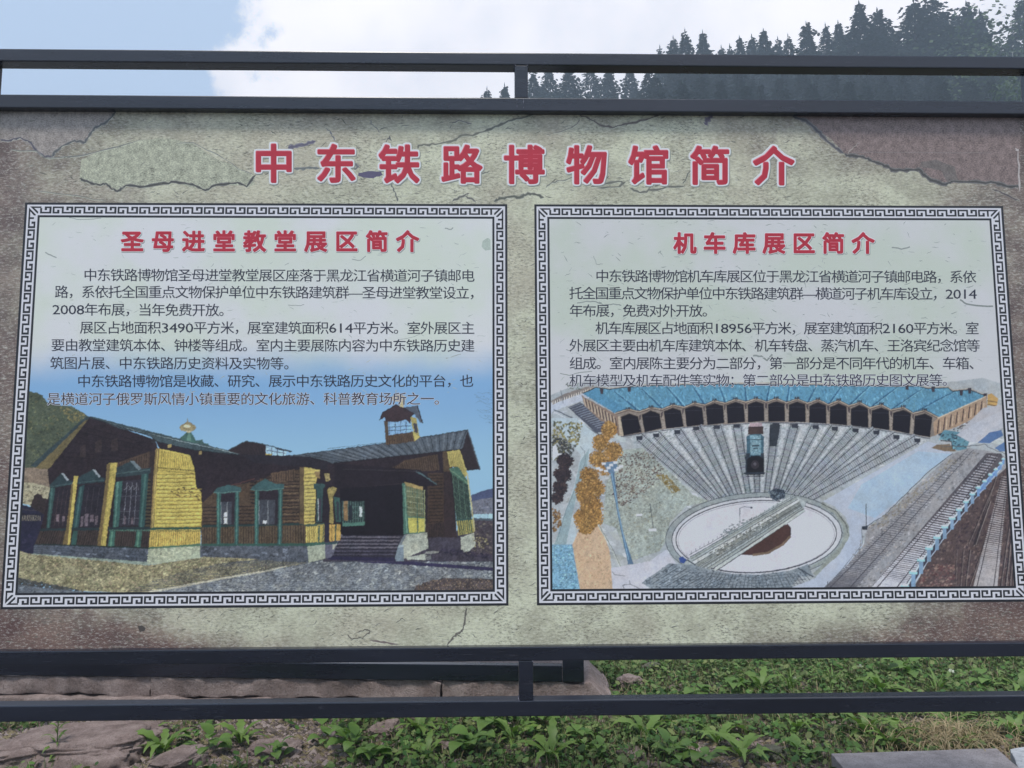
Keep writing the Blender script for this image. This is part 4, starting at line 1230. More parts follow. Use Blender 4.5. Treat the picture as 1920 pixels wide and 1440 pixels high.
pc.line(jag([(185, 262), (300, 318), (440, 400)], 5, 3, 5), 3, (210, 214, 220), .2)
# roof
d0 = 1472
rb = [(556, 272), (632, 248), (700, 262), (770, 238), (838, 248), (900, 222), (968, 236), (1030, 210), (1092, 222), (1152, 196), (1215, 212), (1278, 188), (1340, 205), (1400, 184), (1462, 204), (1522, 184),
      (d0+112, 208), (d0+175, 186), (d0+236, 212), (d0+300, 190), (d0+362, 220), (d0+425, 195), (d0+485, 228), (d0+550, 206), (d0+612, 240), (d0+680, 220), (d0+738, 252), (d0+812, 236), (d0+870, 272), (d0+940, 255), (d0+1020, 296)]
rt = [(360, 152), (440, 116), (520, 128), (640, 112), (780, 106), (900, 104), (1020, 100), (1180, 96), (1330, 98), (1480, 98), (d0+130, 100), (d0+290, 102), (d0+440, 106), (d0+605, 108), (d0+770, 112), (d0+900, 108), (d0+960, 124), (d0+1080, 118), (d0+1110, 140), (d0+1210, 130), (d0+1310, 168)]
P_(rt+rb[::-1], (92, 146, 172), .3)
vall = [(rb[i], t) for i, t in zip(range(2, 30, 2), [(548, 140), (712, 124), (862, 112), (1018, 108), (1178, 104), (1332, 102), (1482, 102), (d0+128, 104), (d0+290, 106), (d0+442, 110), (d0+604, 112), (d0+772, 118), (d0+930, 122), (d0+1110, 146)])]
rid = [(rb[i], ((vall[j-1][1][0]+vall[j][1][0])/2 if 0 < j < 14 else None, 0)) for j, i in enumerate(range(1, 31, 2))]
for j, (b_, t_) in enumerate(vall):
    pc.line([t_, ((b_[0]*.5+t_[0]*.5), (b_[1]*.5+t_[1]*.5)-4), b_], np.array([5, 9, 12]), (58, 112, 146), .2)
    pc.line([(t_[0]+10, t_[1]), ((b_[0]*.5+t_[0]*.5)+12, (b_[1]*.5+t_[1]*.5)-4), (b_[0]+12, b_[1]-4)], np.array([3, 4, 6]), (124, 174, 192), .2)
roofp = rt+rb[::-1]
pc.dabs(roofp, 900, 6, [(98, 152, 178), (84, 138, 166), (108, 160, 184), (76, 126, 156), (118, 168, 186)], 3.0, 1.2, .2, jitter=.2)
P_([(365, 156), (440, 120), (556, 205), (640, 250), (556, 272)], (84, 140, 170), .3)
for j, (b_, t_) in enumerate(vall):
    pc.line([t_, b_], np.array([3, 6]), (50, 96, 130), .2)
pc.line(jag(rt, 2, 2, 8), 6, (70, 72, 78), .3)
pc.line([(x, y-7) for x, y in rt], 4, (176, 166, 148), .3)
for x, y in ((475, 130), (640, 116), (d0+835, 104), (d0+992, 118), (d0+1160, 140), (d0+1305, 160), (d0+1210, 128)):
    P_([(x-12, y-8), (x+10, y-8), (x+8, y+26), (x-8, y+26)], (70, 64, 74), .2)
# doors and gables
doors = [((580, 300), (640, 274), (692, 292), (714, 384), (594, 408)), ((715, 282), (768, 256), (822, 276), (836, 362), (732, 386)), ((846, 262), (900, 240), (950, 256), (966, 352), (860, 364)),
         ((972, 244), (1030, 226), (1078, 240), (1088, 338), (984, 352)), ((1098, 232), (1152, 212), (1202, 228), (1210, 330), (1108, 342)), ((1222, 224), (1278, 204), (1326, 220), (1334, 324), (1230, 334)),
         ((1350, 220), (1400, 200), (1448, 216), (1450, 318), (1352, 326)), ((1472, 218), (1522, 200), (1572, 216), (1574, 320), (1474, 322))]
for q in (((125, 222), (175, 202), (224, 220), (226, 325), (124, 322)), ((248, 228), (300, 206), (348, 226), (350, 334), (246, 328)), ((372, 236), (425, 212), (472, 234), (474, 344), (370, 334)),
          ((497, 246), (550, 222), (600, 242), (602, 358), (497, 346)), ((622, 256), (680, 238), (726, 256), (728, 374), (618, 356)), ((750, 270), (812, 252), (858, 272), (848, 396), (746, 372)), ((880, 290), (940, 274), (986, 296), (972, 414), (872, 398))):
    doors.append(tuple((x+d0, y) for x, y in q))
# wall band between the openings
wallpts = rb + [(d0+1010, 400), (d0+972, 418), (d0+860, 398), (d0+735, 376), (d0+610, 358), (d0+485, 346), (d0+360, 336), (d0+236, 328), (d0+112, 326), (1462, 324), (1340, 330), (1220, 338), (1098, 344), (975, 354), (850, 368), (724, 388), (600, 410), (586, 408)]
P_(wallpts, (140, 130, 122), .2)
for q in doors:
    P_(q, (36, 32, 44), .06)
    pc.line([q[0], q[1], q[2]], 5, (70, 62, 62), .2)
    xm = q[1][0]
    pc.line([(q[4][0]+(q[0][0]-q[4][0])*.9+4, q[0][1]+12), (q[2][0]-4, q[2][1]+14)], 3, (60, 58, 72), .1)
for j in range(14):
    a, b = doors[j], doors[j+1]
    P_([(a[2][0]+6, a[2][1]+6), (b[0][0]-4, b[0][1]+6), (b[4][0]-3, b[4][1]-4), (a[3][0]+4, a[3][1])], (152, 142, 132), .25)
    P_([(a[2][0]+6, a[2][1]-6), (b[0][0]-4, b[0][1]-4), (b[0][0]-6, b[0][1]+26), (a[2][0]+8, a[2][1]+26)], (84, 74, 78), .2)
    for k in range(4):
        y = a[2][1]+34+k*20
        pc.line([(a[2][0]+9, y), (b[0][0], y+2)], 2.4, (110, 100, 98), .2)
pc.line([(x, y+5) for x, y in rb], 10, (110, 98, 92), .25)
pc.line([(x, y) for x, y in rb], 5, (176, 162, 144), .2)
pc.line([(x, y-5) for x, y in rb], 3.5, (56, 52, 58), .2)
for i in range(1, 31, 2):
    x, y = rb[i]
    for dx in (-11, 0, 9): P_([(x+dx-3, y-14), (x+dx+4, y-14), (x+dx+4, y+2), (x+dx-3, y+2)], (66, 62, 70), .2)
# side walls
P_([(352, 160), (372, 176), (556, 276), (590, 300), (596, 408), (572, 404), (540, 330), (470, 320), (440, 290), (372, 228)], (140, 122, 110), .25)
for k in range(10):
    x = 362+k*20; y = 175+k*12.5
    P_([(x, y), (x+8, y+4), (x+22, y+58+k*3), (x+10, y+54+k*3)], (172, 156, 138), .2); P_([(x+9, y+6), (x+15, y+9), (x+30, y+60+k*3), (x+22, y+58+k*3)], (76, 62, 66), .2)
P_([(572, 290), (584, 290), (606, 408), (582, 408)], (176, 164, 146), .2)
P_([(d0+1020, 298), (d0+1310, 168), (d0+1318, 268), (d0+1240, 300), (d0+1150, 345), (d0+1020, 396), (d0+1000, 410), (d0+990, 330)], (170, 146, 124), .2)
for k in range(8):
    x = d0+1022+k*37; y = 318-k*16
    P_([(x, y-6), (x+7, y-10), (x-2, y+74-k*2), (x-10, y+76-k*2)], (78, 64, 66), .2)
    pc.line([(x+14, y+4), (x+10, y+66-k*2)], 5, (196, 176, 152), .2)
pc.line([(d0+1020, 300), (d0+1310, 170)], 6, (200, 184, 160), .2)
pc.dabs([(d0+1020, 396), (d0+1150, 350), (d0+1320, 262), (d0+1330, 300), (d0+1160, 380), (d0+1040, 420)], 70, 7, [(92, 84, 90), (120, 108, 104), (76, 70, 80)], 1.6, -.4)
P_([(d0+1318, 160), (d0+1340, 152), (d0+1382, 184), (d0+1372, 232), (d0+1316, 224)], (186, 154, 92), .15)
pc.line([(d0+1316, 196), (d0+1376, 206)], 6, (124, 96, 70)); pc.line([(d0+1316, 218), (d0+1372, 228)], 5, (104, 82, 66))
P_([(d0+1290, 240), (d0+1420, 220), (d0+1420, 330), (d0+1210, 440), (d0+1130, 400)], (176, 176, 182), .08)
# apron before the doors
pc.line([(590, 412), (724, 392), (975, 358), (1220, 342), (1462, 328), (d0+112, 330), (d0+360, 340), (d0+610, 362), (d0+860, 402), (d0+972, 424)], 6, (96, 98, 108), .3)
fan = [(640, 420), (724, 396), (975, 360), (1220, 344), (1462, 332), (d0+112, 334), (d0+360, 344), (d0+610, 366), (d0+860, 406), (d0+960, 436), (d0+225, 805), (1692, 800), (1500, 770), (1300, 775), (1125, 800)]
P_(fan, (176, 180, 184), .3)
pc.dabs(fan, 800, 6, [(140, 150, 154), (176, 184, 186), (126, 136, 142), (166, 176, 176)], 2.4, 0, .2)
def track(p0, p1, w0, w1, n, rail=(40, 46, 58), tie=(96, 106, 116), bed=(160, 165, 170), rw=4.0, tw=2.6, ov=1.3):
    p0, p1 = np.array(p0, float), np.array(p1, float)
    d = p1-p0; L = np.linalg.norm(d); nn = np.array([-d[1], d[0]])/L
    P_([tuple(p0+nn*w0*ov), tuple(p1+nn*w1*ov), tuple(p1-nn*w1*ov), tuple(p0-nn*w0*ov)], bed, .3)
    for k in range(n):
        t = ((k+.5)/n)**0.92
        c = p0+d*t; w = (w0+(w1-w0)*t)*ov
        j = rg.uniform(-1, 1)
        # ties lie level in the picture for the fan
        pc.line([tuple(c-nn*w+(0, j)), tuple(c+nn*w+(0, j))], tw*rg.uniform(.7, 1.3), [v*rg.uniform(.8, 1.15) for v in tie], .25)
    for s in (-1, 1):
        pts = jag([tuple(p0+nn*w0*s*.82), tuple(p0*.5+p1*.5+nn*(w0+w1)*.5*s*.82), tuple(p1+nn*w1*s*.82)], 5, .9, int(L+s))
        pc.line(pts, rw, rail, .2)
tr = [((700, 412), (1130, 796)), ((800, 396), (1172, 790)), ((928, 376), (1216, 784)), ((1042, 354), (1262, 776)), ((1165, 346), (1308, 772)), ((1285, 340), (1356, 768)), ((1398, 336), (1408, 766)),
      ((1520, 336), (1462, 768)), ((d0+160, 340), (1510, 770)), ((d0+285, 346), (1545, 776)), ((d0+400, 356), (1580, 780)), ((d0+525, 366), (1610, 784)), ((d0+650, 378), (1642, 788)), ((d0+770, 406), (1668, 794)), ((d0+895, 426), (1696, 802))]
for i, (a, b) in enumerate(tr):
    track(a, b, 28, 15, 56)
    P_([(a[0]-20, a[1]-4), (a[0]+20, a[1]-4), (a[0]+18, a[1]+20), (a[0]-16, a[1]+20)], (62, 66, 78), .3)
P_([(d0+10, 340), (d0+74, 340), (d0+66, 400), (d0+50, 470), (d0+6, 470)], (60, 66, 76), .35)
# left side: path, trees, scrub, lamp tower
P_([(320, 300), (450, 405), (405, 520), (360, 700), (300, 850), (330, 1062), (150, 1062), (200, 1040), (250, 880), (310, 700), (350, 520), (150, 300)], (172, 184, 190), .12)
P_([(345, 560), (400, 480), (380, 640), (320, 780), (260, 1060), (190, 1060), (240, 900), (310, 720)], (146, 166, 172), .2)
pc.line([(345, 470), (372, 500), (378, 560), (330, 690), (262, 850), (205, 1040)], 2.6, (104, 118, 128))
P_([(150, 1060), (300, 1058), (350, 1360), (150, 1360)], (124, 164, 186), .55)
pc.dabs([(150, 1065), (300, 1062), (330, 1250), (345, 1350), (170, 1350)], 420, 6, [(92, 140, 168), (142, 188, 208), (110, 156, 178), (78, 122, 150), (150, 190, 214)], 1.5, 0, .3)
P_([(298, 1062), (330, 985), (400, 950), (470, 944), (520, 1090), (552, 1360), (350, 1360)], (192, 166, 138), .25)
pc.dabs([(305, 1062), (330, 985), (470, 950), (540, 1300), (360, 1340)], 200, 4, [(176, 146, 110), (208, 180, 150), (160, 132, 104)], 1.3, 0, .2)
scrub = [(600, 490), (720, 480), (900, 640), (1020, 760), (1120, 800), (980, 830), (880, 930), (860, 1040), (820, 1100), (640, 1160), (560, 960), (480, 930), (500, 700)]
P_(scrub, (158, 166, 160), .45)
pc.dabs(scrub, 700, 5, [(140, 146, 132), (170, 178, 168), (128, 130, 118), (152, 150, 130)], 1.8, 0, .3)
pc.dabs([(580, 520), (760, 500), (860, 620), (720, 760), (600, 840), (540, 760)], 500, 6, [(104, 92, 88), (124, 112, 104), (140, 130, 118), (90, 80, 82)], 1.6, -.4, .3)
pc.dabs([(800, 640), (860, 640), (950, 735), (900, 750)], 150, 6, [(134, 118, 66), (116, 102, 62), (150, 136, 84)], 1.6, .5, .3)
pc.dabs([(180, 320), (360, 330), (330, 460), (180, 560)], 240, 10, [(142, 136, 92), (110, 112, 84), (84, 90, 82), (160, 150, 96)], 1, 0, .3)
pc.dabs([(175, 400), (320, 460), (300, 520), (180, 540)], 130, 10, [(64, 64, 72), (84, 88, 84), (96, 98, 90)], 1, 0, .3)
P_([(180, 470), (200, 460), (216, 520), (180, 560)], (196, 206, 214)); P_([(200, 510), (240, 515), (240, 525), (200, 526)], (214, 216, 222))
for cx_, cy_, r_, n_ in ((255, 560, 52, 130), (240, 640, 56, 130), (225, 720, 48, 100), (205, 780, 40, 60)):
    P_(jag([(cx_+r_*.85*math.cos(t), cy_+r_*.8*math.sin(t)) for t in th[:-1]], 2, 5, int(cx_)), (62, 56, 62), .5)
    pc.dabs([(cx_+r_*math.cos(t), cy_+r_*.9*math.sin(t)) for t in th[:-1]], n_, 9, [(58, 50, 58), (72, 60, 64), (48, 44, 54), (92, 76, 72)], 1.1, 0, .25)
pc.dabs([(178, 840), (225, 860), (230, 940), (180, 1000)], 80, 9, [(166, 132, 72), (130, 102, 66), (104, 84, 66)], 1.1, 0, .25)
for cx_, cy_, rx_, ry_ in ((520, 372, 48, 56), (470, 450, 54, 54), (545, 500, 58, 58), (450, 545, 54, 50), (500, 590, 60, 60), (400, 650, 60, 60), (440, 720, 60, 56), (365, 740, 54, 70), (410, 830, 76, 80), (360, 900, 56, 70), (430, 900, 56, 60), (380, 960, 50, 40)):
    R_ = [(cx_+rx_*math.cos(t), cy_+ry_*math.sin(t)) for t in th[:-1]]
    P_(jag([(cx_+rx_*.86*math.cos(t), cy_+ry_*.86*math.sin(t)) for t in th[:-1]], 3, 11, int(cx_)), (140, 108, 62), .8)
    pc.dabs(R_, 190, 7, [(172, 136, 72), (144, 112, 60), (186, 152, 92), (112, 90, 58), (156, 120, 62)], 1.2, 0, .4, jitter=1)
pc.line(jag([(455, 940), (500, 1020), (552, 1120), (604, 1226)], 4, 2, 2), 12, (176, 182, 178), .4)
pc.line(jag([(460, 945), (505, 1025), (556, 1120), (600, 1222)], 4, 2, 3), 3, (84, 90, 96), .2)
P_([(522, 605), (546, 605), (578, 860), (610, 1010), (664, 1172), (632, 1174), (596, 1010), (566, 860)], (88, 120, 148), .12)
pc.line([(530, 610), (574, 860), (640, 1172)], 5, (132, 164, 186), .1)
P_([(632, 1150), (656, 1150), (666, 1176), (630, 1178)], (92, 120, 146))
P_([(482, 566), (560, 560), (572, 600), (550, 630), (520, 632), (498, 604)], (104, 130, 154), .2)
for x, y in ((452, 602), (470, 612), (486, 574), (500, 618), (530, 582), (556, 568), (574, 600), (590, 590), (515, 600), (560, 612)):
    P_([(x-13, y-6), (x+11, y-8), (x+13, y+6), (x-10, y+8)], (206, 212, 218), .1)
pc.line([(764, 812), (784, 965)], 4, (70, 80, 92)); P_([(756, 966), (800, 962), (804, 978), (756, 980)], (196, 200, 206)); P_([(680, 876), (718, 872), (716, 888), (682, 892)], (196, 202, 206)); pc.line([(682, 892), (716, 888)], 3, (96, 104, 110))
pc.line([(1008, 1092), (1014, 1140)], 6, (56, 60, 74)); P_([(990, 1082), (1014, 1080), (1014, 1092), (990, 1094)], (50, 54, 70))
P_([(530, 1200), (760, 1160), (860, 1090), (920, 1170), (720, 1290), (780, 1340), (540, 1340)], (184, 186, 196), .08)
pc.line([(600, 1302), (645, 1298), (680, 1312), (708, 1330)], 3, (70, 76, 84)); pc.line([(645, 1298), (640, 1276)], 3, (70, 76, 84)); pc.line([(600, 1302), (610, 1324)], 3, (70, 76, 84))
pc.line([(540, 1220), (548, 1240), (615, 1248)], 3, (96, 102, 110))
# turntable pit
def ell(cx_, cy_, rx_, ry_, rot=-.05, n=60, a0=0, a1=2*math.pi):
    out = []
    for k in range(n+1):
        t = a0+(a1-a0)*k/n
        u, v = rx_*math.cos(t), ry_*math.sin(t)
        out.append((cx_+u*math.cos(rot)-v*math.sin(rot), cy_+u*math.sin(rot)+v*math.cos(rot)))
    return out
CX_, CY_ = 1405, 1010
P_(ell(CX_, CY_, 548, 262)[:-1], (150, 158, 160), .25)
pc.dabs(ell(CX_, CY_, 545, 258)[:-1], 260, 7, [(132, 142, 146), (168, 174, 176), (120, 130, 136)], 2, 0, .3)
pc.line(ell(CX_, CY_, 548, 262), 4, (84, 92, 100), .2)
P_(ell(CX_, CY_, 512, 236)[:-1], (188, 190, 196), .05)
pc.line(ell(CX_, CY_, 510, 234), 5, (70, 78, 88), .2)
P_(ell(CX_-4, CY_+2, 482, 216)[:-1], (196, 195, 202), .04)
pc.line(ell(CX_-4, CY_+2, 482, 216), 6, (56, 62, 74), .2); pc.line(ell(CX_-4, CY_+6, 470, 208), 2.2, (110, 116, 128), .2)
pc.line(ell(CX_, CY_, 530, 250, n=20, a0=-.4, a1=.9), 14, (146, 154, 150), .35)
# brown pit under the bridge
P_([(1270, 1118), (1400, 1030), (1590, 935), (1604, 960), (1608, 1010), (1560, 1060), (1470, 1112), (1380, 1124)], (86, 62, 58), .2)
pc.line([(1380, 1122), (1470, 1110), (1560, 1060), (1606, 1010)], 14, (124, 106, 88), .35)
pc.line([(1590, 935), (1606, 960), (1608, 1005)], 5, (60, 44, 46), .2)
# bridge
low, up = np.array((1030, 1180.)), np.array((1660, 800.))
P_([(960, 1190), (1010, 1130), (1180, 1030), (1400, 890), (1580, 780), (1640, 768), (1700, 806), (1690, 836), (1560, 935), (1400, 1030), (1180, 1190), (1100, 1200)], (166, 174, 176), .25)
def brl(off, w, c, m=.25, a=0.0, b=1.0):
    d = up-low; L = np.linalg.norm(d); nn = np.array([-d[1], d[0]])/L
    pts = [tuple(low+d*(a+(b-a)*k/8)+nn*off*(1-.35*(a+(b-a)*k/8))) for k in range(9)]
    pc.line(jag(pts, 2, 1, int(off*3+50)), w, c, m)
for o_, w_, c_ in ((104, 5, (70, 76, 82)), (94, 14, (176, 182, 180)), (80, 5, (92, 98, 102)), (66, 12, (150, 156, 152))): brl(o_, w_, c_)
brl(60, 4, (88, 96, 104)); brl(42, 12, (120, 126, 126), .4); brl(30, 4, (60, 66, 74)); brl(14, 20, (132, 138, 136), .5); brl(0, 4, (60, 66, 74)); brl(-12, 16, (186, 190, 190), .3); brl(-24, 4, (72, 78, 86)); brl(-40, 9, (140, 146, 142), .4); brl(-52, 5, (90, 98, 102)); brl(-66, 3, (70, 78, 84))
pc.dabs([(1120, 1110), (1500, 870), (1560, 880), (1180, 1130)], 160, 6, [(112, 112, 104), (148, 150, 142), (90, 94, 96), (190, 194, 194)], 2, -.55, .3)
for k in range(26):
    t = k/25
    c = low+(up-low)*t
    pc.line([(c[0]-44+18*t, c[1]-52+20*t), (c[0]-44+18*t, c[1]-70+22*t)], 2.4, (84, 92, 100)); pc.line([(c[0]+52-14*t, c[1]+40-14*t), (c[0]+52-14*t, c[1]+18-10*t)], 2.4, (84, 92, 100))
pc.dabs([(1180, 1000), (1240, 940), (1340, 905), (1400, 890), (1200, 1040)], 60, 6, [(120, 132, 136), (140, 150, 152)], 2, -.5, .3)
pc.line([(1302, 838), (1304, 930)], 4, (88, 96, 108)); pc.line([(1302, 842), (1330, 832), (1372, 836)], 3, (88, 96, 108)); P_([(1366, 832), (1380, 834), (1378, 842), (1366, 842)], (60, 66, 78))
P_([(1480, 740), (1520, 722), (1570, 730), (1576, 776), (1520, 796), (1488, 780)], (58, 68, 82), .5)
pc.dabs([(1470, 735), (1560, 722), (1580, 790), (1500, 800)], 60, 6, [(50, 60, 74), (96, 110, 124), (130, 144, 152)], 1.6, -.5, .3)
P_([(936, 1140), (960, 1130), (985, 1150), (968, 1172), (946, 1168)], (60, 88, 150), .3); pc.line([(940, 1180), (965, 1200)], 6, (70, 96, 140)); pc.line([(985, 1150), (1040, 1185)], 8, (76, 84, 94), .3)
# tracks before the turntable
lowf = [(715, 1288), (880, 1172), (1010, 1180), (1110, 1205), (1260, 1236), (1420, 1240), (1600, 1216), (1712, 1178), (1744, 1248), (1670, 1250), (1560, 1360), (830, 1360)]
P_(lowf, (134, 144, 152), .35)
for k in range(9):
    pc.line([(740+k*40, 1284+k*9), (900+k*42, 1182+k*11)], 4, (62, 70, 80), .3)
    pc.line([(760+k*40, 1290+k*9), (922+k*42, 1190+k*11)], 2.6, (84, 92, 100), .3)
for k in range(30):
    x = 1130+k*19
    y0 = 1208+30*math.sin((x-1120)/600*3.0)
    pc.line([(x+(x-1380)*.0, y0+6), (x+(x-1390)*.36, 1345)], 3.6 if k % 2 else 2.4, (58, 66, 78), .3)
for k in range(6):
    pc.line(jag([(900-k*30, 1215+k*24), (1120, 1232+k*20), (1400, 1258+k*17), (1700, 1222+k*22)], 6, 2, k), 3.0, (88, 98, 108), .4)
pc.dabs(lowf, 380, 6, [(84, 94, 104), (160, 168, 176), (110, 122, 132)], 2.4, 0, .3)
pc.line([(1650, 1200), (1744, 1254)], 8, (76, 84, 94), .4)
# locomotive
P_([(1362, 330), (1436, 328), (1440, 356), (1358, 358)], (170, 150, 156), .3)
P_([(1352, 352), (1444, 350), (1444, 396), (1352, 400)], (80, 64, 62), .3); pc.line([(1352, 356), (1444, 354)], 4, (56, 46, 52))
P_([(1342, 412), (1368, 398), (1430, 396), (1448, 412), (1446, 520), (1436, 540), (1350, 542), (1344, 520)], (74, 108, 124), .3)
P_([(1364, 404), (1428, 402), (1430, 520), (1366, 522)], (120, 152, 164), .3)
pc.dabs([(1366, 408), (1428, 404), (1430, 520), (1366, 520)], 40, 8, [(150, 176, 184), (90, 124, 140), (110, 144, 158)], 1.2, 0, .2)
P_([(1376, 462), (1420, 460), (1422, 470), (1376, 472)], (66, 84, 96)); P_([(1384, 480), (1412, 479), (1412, 486), (1384, 487)], (66, 84, 96)); pc.line([(1344, 430), (1444, 428)], 5, (54, 74, 88))
P_([(1338, 512), (1364, 512), (1362, 640), (1336, 640)], (62, 72, 84), .3); P_([(1428, 512), (1448, 512), (1450, 640), (1428, 640)], (58, 68, 80), .3)
P_([(1344, 548), (1372, 528), (1420, 526), (1446, 546), (1446, 640), (1344, 642)], (38, 36, 44), .3)
P_([(1394+24*math.cos(t), 580+26*math.sin(t)) for t in th[:-1]], (68, 62, 70), .2); P_([(1394+9*math.cos(t), 576+10*math.sin(t)) for t in th[:-1]], (104, 100, 108), .2)
pc.line([(1326, 632), (1454, 630)], 9, (60, 70, 84), .3); pc.line([(1340, 650), (1444, 648)], 5, (54, 56, 66))
# ---- right part
tofn(Dx)
P_([(110, 1330), (280, 1262), (420, 1110), (484, 1000), (470, 900), (400, 830), (330, 800), (960, 440), (1030, 462), (1110, 512), (980, 600), (800, 780), (700, 880), (600, 950), (562, 962), (564, 1070), (480, 1180), (340, 1340)], (172, 180, 194), .06)
P_([(560, 700), (900, 500), (1100, 515), (960, 620), (800, 780), (640, 900), (480, 840)], (160, 180, 198), .08)
pc.line(jag([(320, 812), (400, 860), (470, 940), (480, 1000), (420, 1110), (280, 1240)], 5, 3, 5), 22, (146, 152, 146), .4)
pc.line(jag([(320, 812), (400, 852), (464, 930), (480, 990)], 5, 2, 5), 4, (60, 66, 76), .2)
pc.line(jag([(1110, 512), (980, 610), (790, 790), (700, 885), (600, 945), (562, 962)], 5, 3, 7), 4, (70, 78, 90), .3)
pc.line(jag([(562, 962), (566, 1060), (500, 1140), (340, 1330)], 4, 2, 7), 3, (100, 108, 118), .3)
pc.line([(588, 815), (590, 958)], 5, (80, 86, 94)); P_([(562, 950), (600, 946), (596, 972), (566, 970)], (60, 68, 80), .2)
P_([(980, 480), (1010, 460), (1090, 456), (1130, 500), (1060, 500)], (128, 112, 92), .25)
P_([(1030, 398), (1060, 372), (1120, 380), (1200, 396), (1208, 440), (1190, 486), (1140, 496), (1104, 480), (1100, 436), (1034, 430)], (96, 142, 158), .25)
pc.dabs([(1030, 390), (1200, 396), (1190, 490), (1110, 480), (1100, 436), (1034, 430)], 60, 9, [(132, 180, 190), (66, 96, 112), (108, 156, 170), (52, 66, 80)], 1.8, 0, .2)
pc.line([(1034, 436), (1100, 440), (1106, 484)], 6, (60, 56, 62))
P_([(1130, 400), (1300, 300), (1400, 260), (1410, 360), (1330, 400), (1250, 448), (1200, 440)], (180, 182, 190), .08)
P_([(1258, 448), (1330, 386), (1400, 372), (1412, 404), (1330, 452)], (88, 120, 164), .15); P_([(1360, 480), (1440, 430), (1460, 500), (1390, 500)], (92, 124, 166), .15)
pc.line(jag([(1040, 470), (1200, 470), (1300, 456), (1330, 480), (1440, 520)], 5, 3, 2), 4, (100, 104, 108), .3)
# ballast strips and main tracks
P_([(1100, 520), (1200, 480), (1340, 500), (1440, 540), (1440, 600), (1000, 1000), (800, 1350), (330, 1350), (570, 1070), (600, 955), (700, 890), (900, 700)], (152, 152, 156), .25)
pc.dabs([(1100, 530), (1300, 500), (1380, 520), (900, 1100), (740, 1330), (360, 1330), (600, 960)], 700, 8, [(136, 138, 142), (168, 168, 174), (120, 120, 124), (160, 154, 150)], 1.8, -.7, .3)
pc.dabs([(600, 960), (900, 720), (1100, 540), (1140, 560), (700, 950)], 150, 7, [(150, 146, 134), (138, 132, 124)], 1.8, -.7, .3)
def track2(pa, pb, n, wa, wb, rail, tie, tw, bed=None):
    pa, pb = np.array(pa, float), np.array(pb, float)
    for k in range(n):
        t = (k/n)**1.25
        c = pb+(pa-pb)*t*1.0
        c = pb+(pa-pb)*(1-(1-t))
        w = wb+(wa-wb)*t
        pc.line([(c[0]-w, c[1]-w*.16), (c[0]+w, c[1]+w*.20)], tw*(1.25-.75*t)*rg.uniform(.8, 1.2), tie, .2)
    for s in (-.72, .72):
        m = pb*.5+pa*.5
        pc.line(jag([tuple(pb+(wb*s, 0)), tuple(m+((wa+wb)*.5*s, 0)), tuple(pa+(wa*s, 0))], 6, 1, int(s*10)), np.linspace(6, 3, 13), rail, .2)
track2((1215, 490), (420, 1330), 74, 24, 84, (84, 84, 94), (112, 112, 120), 6)
P_([(1310, 510), (1400, 512), (1420, 560), (800, 1350), (590, 1350)], (98, 94, 100), .3)
pc.dabs([(1310, 520), (1400, 520), (780, 1330), (610, 1330)], 260, 8, [(80, 76, 84), (120, 112, 112), (66, 62, 72)], 1.8, -.9, .3)
track2((1362, 516), (700, 1335), 68, 26, 84, (66, 62, 72), (190, 190, 198), 7)
# ground to the right of the wall, with a fan of dark rails
P_([(1440, 590), (1490, 560), (1490, 1360), (850, 1360), (1000, 1090), (1200, 800)], (96, 82, 82), .3)
pc.dabs([(1440, 600), (1490, 580), (1490, 1350), (870, 1350), (1010, 1100), (1200, 820)], 800, 9, [(112, 94, 90), (80, 64, 70), (134, 118, 110), (92, 80, 84), (66, 56, 66)], 1.7, -.9, .3)
pc.dabs([(880, 1340), (960, 1180), (1120, 1180), (1130, 1340)], 150, 10, [(96, 62, 66), (120, 94, 92), (148, 130, 120)], 1.4, -.3, .3)
for a, b, w in (((1370, 640), (1230, 1070), 5), ((1350, 700), (1200, 1060), 4), ((1330, 800), (1240, 1060), 9), ((1130, 1090), (1120, 1330), 3), ((1170, 1090), (1150, 1330), 4), ((1210, 1090), (1180, 1330), 6), ((1300, 1040), (1200, 1330), 5)):
    pc.line(jag([a, b], 8, 1.5, w), w, (64, 56, 62), .3); pc.line(jag([(a[0]+7, a[1]), (b[0]+7, b[1])], 8, 1.5, w+1), w*.5, (142, 132, 128), .3)
track2((1424, 640), (1300, 1335), 62, 18, 72, (72, 66, 72), (168, 164, 166), 8)
for a, b, w in (((1452, 900), (1390, 1335), 5), ((1462, 960), (1420, 1335), 8), ((1470, 1050), (1446, 1335), 6), ((1476, 1100), (1462, 1335), 4)):
    pc.line(jag([a, b], 8, 1.2, w), w, (62, 56, 62), .3); pc.line(jag([(a[0]+8, a[1]), (b[0]+8, b[1])], 8, 1.2, w+1), w*.6, (138, 130, 128), .3)
